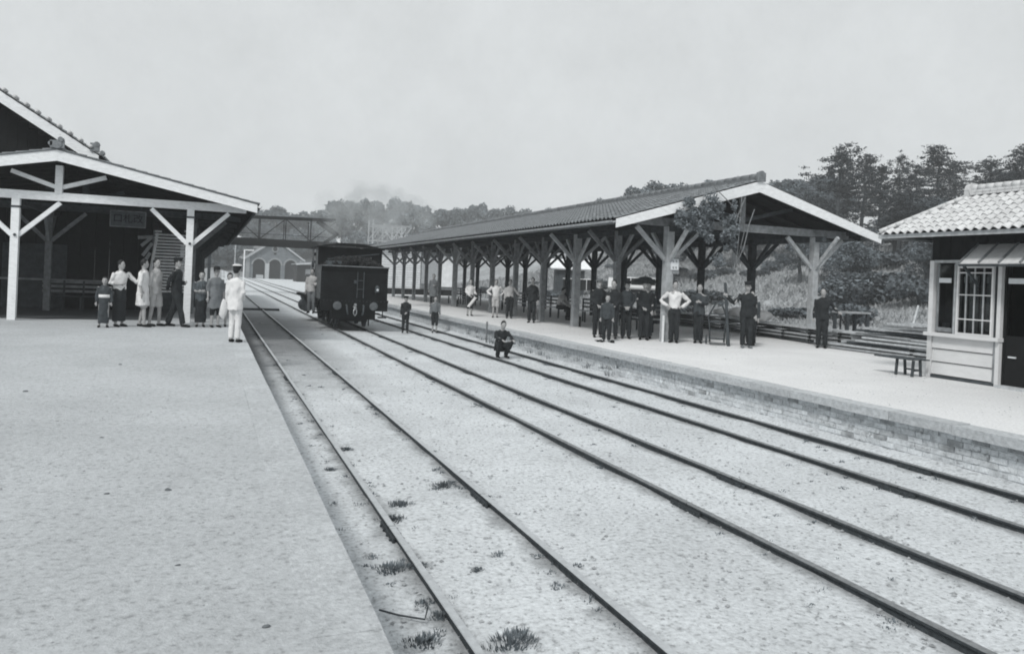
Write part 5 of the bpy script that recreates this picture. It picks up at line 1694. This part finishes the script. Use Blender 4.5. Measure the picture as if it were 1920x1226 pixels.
    if hat == 'cap':
        h_ = MB().loft([(0, .0, .055, .088 * hs, .100 * hs), (0, .0, .095, .092 * hs, .104 * hs), (0, -.005, .112, .108 * hs, .118 * hs), (0, -.005, .128, .100 * hs, .108 * hs), (0, 0, .136, .05, .05)], 18, HT)
        c_ = put('cap', h_, hatm, e, smooth=False)
        put('visor', MB().loft([(0, -.085, .046, .062, .052), (0, -.088, .054, .060, .050)], 14, HT), 'hair', c_)
    elif hat == 'white_cap':
        c_ = put('cap', MB().loft([(0, -.005, .108, .112, .122), (0, -.005, .128, .108, .118), (0, 0, .145, .06, .06)], 18, HT), 'white_cloth', e)
        put('cap_band', MB().loft([(0, 0, .050, .088, .100), (0, 0, .107, .092, .104)], 18, HT), 'hair', c_)
        put('visor', MB().loft([(0, -.085, .046, .062, .052), (0, -.088, .054, .060, .050)], 14, HT), 'hair', c_)
    elif hat == 'brim':
        c_ = put('hat', MB().loft([(0, 0, .062, .092, .104), (0, 0, .135, .082, .094), (0, 0, .152, .05, .06)], 18, HT), hatm, e)
        put('brim', MB().loft([(0, 0, .058, .165, .175), (0, 0, .068, .160, .170)], 20, HT), hatm, c_)
    elif hat == 'boater':
        c_ = put('hat', MB().loft([(0, 0, .062, .090, .100), (0, 0, .125, .088, .098)], 18, HT), hatm, e)
        put('brim', MB().loft([(0, 0, .055, .145, .15), (0, 0, .063, .145, .15)], 20, HT), hatm, c_)
    elif hat == 'bonnet':
        put('bonnet', hm, 'cream_cloth', e, smooth=True)
    return e

P_ = PZ - .006
GL = 'people gathered at the near canopy posts'
person('small child in dark kimono with a bright white sash, leftmost under the near canopy', -2.26, 19.84, P_, 1.15, 0, arms=('down', 'down'), top='kimono', topm='mid_cloth', bot='skirt', botm='mid_cloth', sash='white_cloth', child=True, group=GL, shoe='dark', spread=.12)
person('man in black apron and white shirt sleeves pointing beside the small child', -1.97, 20.12, P_, 1.55, 35, arms=('bent', 'reach'), top='shirt', topm='white_cloth', sleeves=.6, bot='skirt', botm='dark_cloth', head_turn=20, group=GL)
person('person in knee-length white smock seen from the side by the slatted screen', -1.49, 20.19, P_, 1.60, 75, arms=('down', 'down'), top='coat', topm='white_cloth', sleeves=.6, bot='shorts', botm='cream_cloth', group=GL, step=.08, head_turn=10)
person('man in pale shirt and light shorts standing behind the white smock', -1.24, 20.45, P_, 1.63, 55, arms=('down', 'behind'), top='jacket', topm='cream_cloth', sleeves=.6, bot='shorts', botm='cream_cloth', group=GL, step=-.07)
person('man in dark uniform and cap striding just left of the bright white post', -.77, 20.4, P_, 1.66, 70, arms=('behind', 'bent'), top='jacket', topm='dark_cloth', bot='trousers', botm='dark_cloth', hat='cap', hatm='dark_cloth', step=.22, group=GL)
person('child in striped kimono top and dark skirt right of the white canopy post', -.21, 20.49, P_, 1.36, 0, arms=('bent', 'bent'), top='kimono', topm='stripe_cloth', sleeves=.6, bot='skirt', botm='dark_cloth', sash='grey_cloth', child=True, group=GL)
person('person in dark brimmed hat and long pale patterned smock near the platform edge', .12, 20.39, P_, 1.47, 20, arms=('down', 'down'), top='coat', topm='grey_cloth', sleeves=.6, bot='breeches', botm='dark_cloth', hat='brim', hatm='hair', group=GL)
person('child mostly hidden behind the white-uniformed man', .44, 20.65, P_, 1.34, 10, arms=('down', 'clasp'), top='kimono', topm='grey_cloth', sleeves=.5, bot='shorts', botm='dark_cloth', child=True, group=GL)
person('man in all-white uniform and white-topped cap holding a white cloth, facing away', .47, 16.37, P_, 1.53, 150, arms=('clasp', 'down'), girth=.86, top='tunic', topm='white_cloth', bot='trousers', botm='white_cloth', hat='white_cap', group=None, head_turn=-10)
m_ = MB().loft([(0, 0, 0, .02, .02), (0, 0, .08, .07, .03), (.02, 0, .22, .09, .035), (.03, 0, .34, .05, .03), (.03, 0, .40, .02, .02)], 10)
m_.v = [tuple(V(*p) + noise.noise_vector(V(*p) * 8) * .03) for p in m_.v]
ob = put('hanging_cloth', m_, 'white_cloth', smooth=True, label='white cloth hanging from the hand of the white-uniformed man', cat='cloth'); ob.location = (.24, 16.40, PZ + .45)

person('man in dark jacket and dark cap standing on the rails beside the locomotive', 6.38, 26.53, .03, 1.27, 0, arms=('down', 'clasp'), hat='cap', hatm='dark_cloth', topm='dark_cloth', child=True, spread=.10)
person('boy with pale sleeves and dark vest standing on the farthest rail', 7.50, 26.74, .03, 1.30, 10, arms=('down', 'down'), top='shirt', topm='grey_cloth', bot='breeches', botm='dark_cloth', child=True)
bpy.context.view_layer.update()
person('boy in dark clothes squatting on the rail before the island wall', 7.0, 18.6, .03, 1.52, 28, legs='squat', arms=('knee', 'knee'), lean=16, topm='dark_cloth', botm='dark_cloth', head_turn=-10)

person('man in white shirt with a white towel over his arm on the island edge', 9.36, 28.48, P_, 1.42, 18, arms=('clasp', 'hold'), top='shirt', topm='white_cloth', bot='breeches', botm='dark_cloth')
tw = MB().beam((0, 0, 0), (-.30, -.06, -.36), .14, .05)
ob = put('towel', tw, 'white_cloth', label='white towel hanging over the arm of the man on the island edge', cat='towel'); ob.location = (9.50, 28.22, PZ + .72)
person('man in white shirt and light breeches, both hands on his hips, centre of a trio', 10.15, 27.74, P_, 1.45, 0, arms=('akimbo', 'akimbo'), top='shirt', topm='white_cloth', bot='shorts', botm='cream_cloth', step=.04)
person('boy in loose pale shirt and dark trousers right of the man with hands on hips', 10.52, 27.21, P_, 1.46, 0, arms=('down', 'side'), top='shirt', topm='cream_cloth', bot='trousers', botm='dark_cloth')
person('man in grey work coat standing deep under the far canopy', 10.05, 36.3, P_, 1.58, -15, arms=('down', 'bent'), top='coat', topm='grey_cloth', bot='trousers', botm='dark_cloth')
person('tall man in full dark suit standing alone between two island posts', 10.42, 24.79, P_, 1.57, -8, arms=('behind', 'down'), topm='dark_cloth', botm='dark_cloth', hat=None)
person('man in pale shirt sitting on a bench behind the widest bright post', 12.62, 27.3, P_, 1.6, 65, legs='sit', arms=('knee', 'knee'), lean=14, top='shirt', topm='cream_cloth', botm='dark_cloth')
GG = 'boys grouped at the island canopy front'
person('smallest boy at the front of the group, in grey top, slippers before him', 9.42, 17.45, P_, 1.20, 0, arms=('down', 'down'), topm='mid_cloth', botm='dark_cloth', child=True, group=GG, shoe='grey_cloth')
person('boy in dark clothes and pale cap directly behind the smallest boy', 9.85, 18.75, P_, 1.60, 10, arms=('clasp', 'down'), topm='dark_cloth', botm='dark_cloth', hat='boater', hatm='grey_cloth', group=GG)
person('tall dark-haired boy in dark jacket, second row of the group', 10.08, 18.35, P_, 1.58, -5, arms=('down', 'clasp'), topm='dark_cloth', botm='dark_cloth', group=GG)
person('boy in dark jacket with open collar between two darker boys', 10.55, 18.45, P_, 1.56, 5, arms=('clasp', 'clasp'), topm='mid_cloth', botm='dark_cloth', group=GG, hat='cap', hatm='dark_cloth')
person('stout man in long dark jacket and white collar left of the white-shirted man', 10.90, 18.11, P_, 1.59, 5, arms=('clasp', 'down'), topm='dark_cloth', botm='dark_cloth', group=GG, hat='cap', hatm='dark_cloth')
person('man with a pale round face half hidden behind the stout man', 11.40, 18.75, P_, 1.55, -10, arms=('down', 'down'), topm='mid_cloth', botm='mid_cloth', group=GG)
um = empty('umbrella', (11.45, 19.05, PZ + 1.10), label='large dark umbrella held open behind the group of boys', cat='umbrella')
u_ = MB(); ng = 12
u_.v = [(0, 0, .62)]
for j, (rr, zz) in enumerate(((.15, .59), (.28, .52), (.36, .42))):
    for kq in range(ng):
        t_ = 2 * math.pi * kq / ng
        u_.v.append((rr * math.cos(t_), rr * math.sin(t_), zz))
u_.f = [(0, 1 + kq, 1 + (kq + 1) % ng) for kq in range(ng)] + [(1 + j * ng + kq, 1 + (j + 1) * ng + kq, 1 + (j + 1) * ng + (kq + 1) % ng, 1 + j * ng + (kq + 1) % ng) for j in range(2) for kq in range(ng)]
put('canopy_cloth', u_, 'mid_cloth', um)
for kq in range(6):
    t_ = 2 * math.pi * kq / 6
    put('rib', MB().beam((0, 0, .60), (.36 * math.cos(t_), .36 * math.sin(t_), .415), .008, .010), 'iron', um)
put('shaft', MB().tube([(0, 0, -.10), (0, 0, .66)], .010, 6), 'timber', um)
person('man in white shirt with both elbows out, hands on hips, at the first island post', 11.35, 17.35, P_, 1.62, 0, arms=('akimbo', 'akimbo'), top='shirt', topm='white_cloth', bot='trousers', botm='dark_cloth', spread=.08)
put('white_stake', MB().span((11.06, 17.42, PZ), (11.10, 17.46, PZ + .70)), 'white_paint', label='short white stake standing left of the man with hands on hips', cat='stake')
person('man in grey work jacket with folded arms between the white shirt and the trolley', 12.07, 17.29, P_, 1.58, 0, arms=('behind', 'fold'), topm='mid_cloth', botm='dark_cloth', spread=.07)
person('railwayman in flat cap gripping an upright pole beside the trolley', 12.62, 16.02, P_, 1.66, 12, arms=('reach', 'down'), topm='dark_cloth', botm='dark_cloth', hat='cap', hatm='dark_cloth', shoe='grey_cloth', head_turn=-8)
person('person in dark clothes half hidden behind the railwayman in flat cap', 13.35, 16.75, P_, 1.45, -20, arms=('down', 'down'), topm='mid_cloth', botm='dark_cloth')
person('boy in dark suit with hand out leaning against the rearmost gable post', 15.23, 16.22, P_, 1.60, 0, arms=('down', 'side'), topm='dark_cloth', botm='dark_cloth', shoe='dark')
for k, (x, y, rz_, lab) in enumerate(((9.18, 17.33, .4, 'dark wooden slipper lying left on the platform before the smallest boy'), (9.45, 17.18, -.5, 'dark wooden slipper lying right on the platform before the smallest boy'))):
    e = empty('slipper', (x, y, PZ - .002), rz_, label=lab, cat='slipper')
    put('sole', MB().box((0, 0, .03), (.11, .24, .02)).box((0, -.06, .01), (.10, .02, .02)).box((0, .06, .01), (.10, .02, .02)), 'dark', e)
    put('strap', MB().tube([(-.045, .02, .04), (0, -.06, .065), (.045, .02, .04)], .008, 6), 'dark', e)
person('engine driver in pale jacket standing on the left step of the locomotive', 3.34, 28.1, .55, 1.58, 10, face_abs=-20, arms=('down', 'bent'), topm='cream_cloth', botm='grey_cloth', head_turn=-10)
person('fireman leaning out of the cab side of the locomotive', 3.62, 28.95, 1.12, 1.6, 0, face_abs=-40, arms=('bent', 'down'), lean=10, topm='mid_cloth', botm='dark_cloth', hat='cap', hatm='dark_cloth')

# ------------------------------------------------------------------ haze over the whole yard
hz_m = bpy.data.materials.new('haze')
hz_m.use_nodes = True
n, l = hz_m.node_tree.nodes, hz_m.node_tree.links
n.remove(n['Principled BSDF'])
pv = n.new('ShaderNodeVolumePrincipled')
pv.inputs['Color'].default_value = (0.97, 0.99, 1.0, 1)
pv.inputs['Density'].default_value = 0.0011
pv.inputs['Anisotropy'].default_value = 0.1
l.new(pv.outputs[0], n['Material Output'].inputs['Volume'])
put('haze', MB().span((-430, -70, -3), (460, 500, 46)), hz_m, kind='stuff')
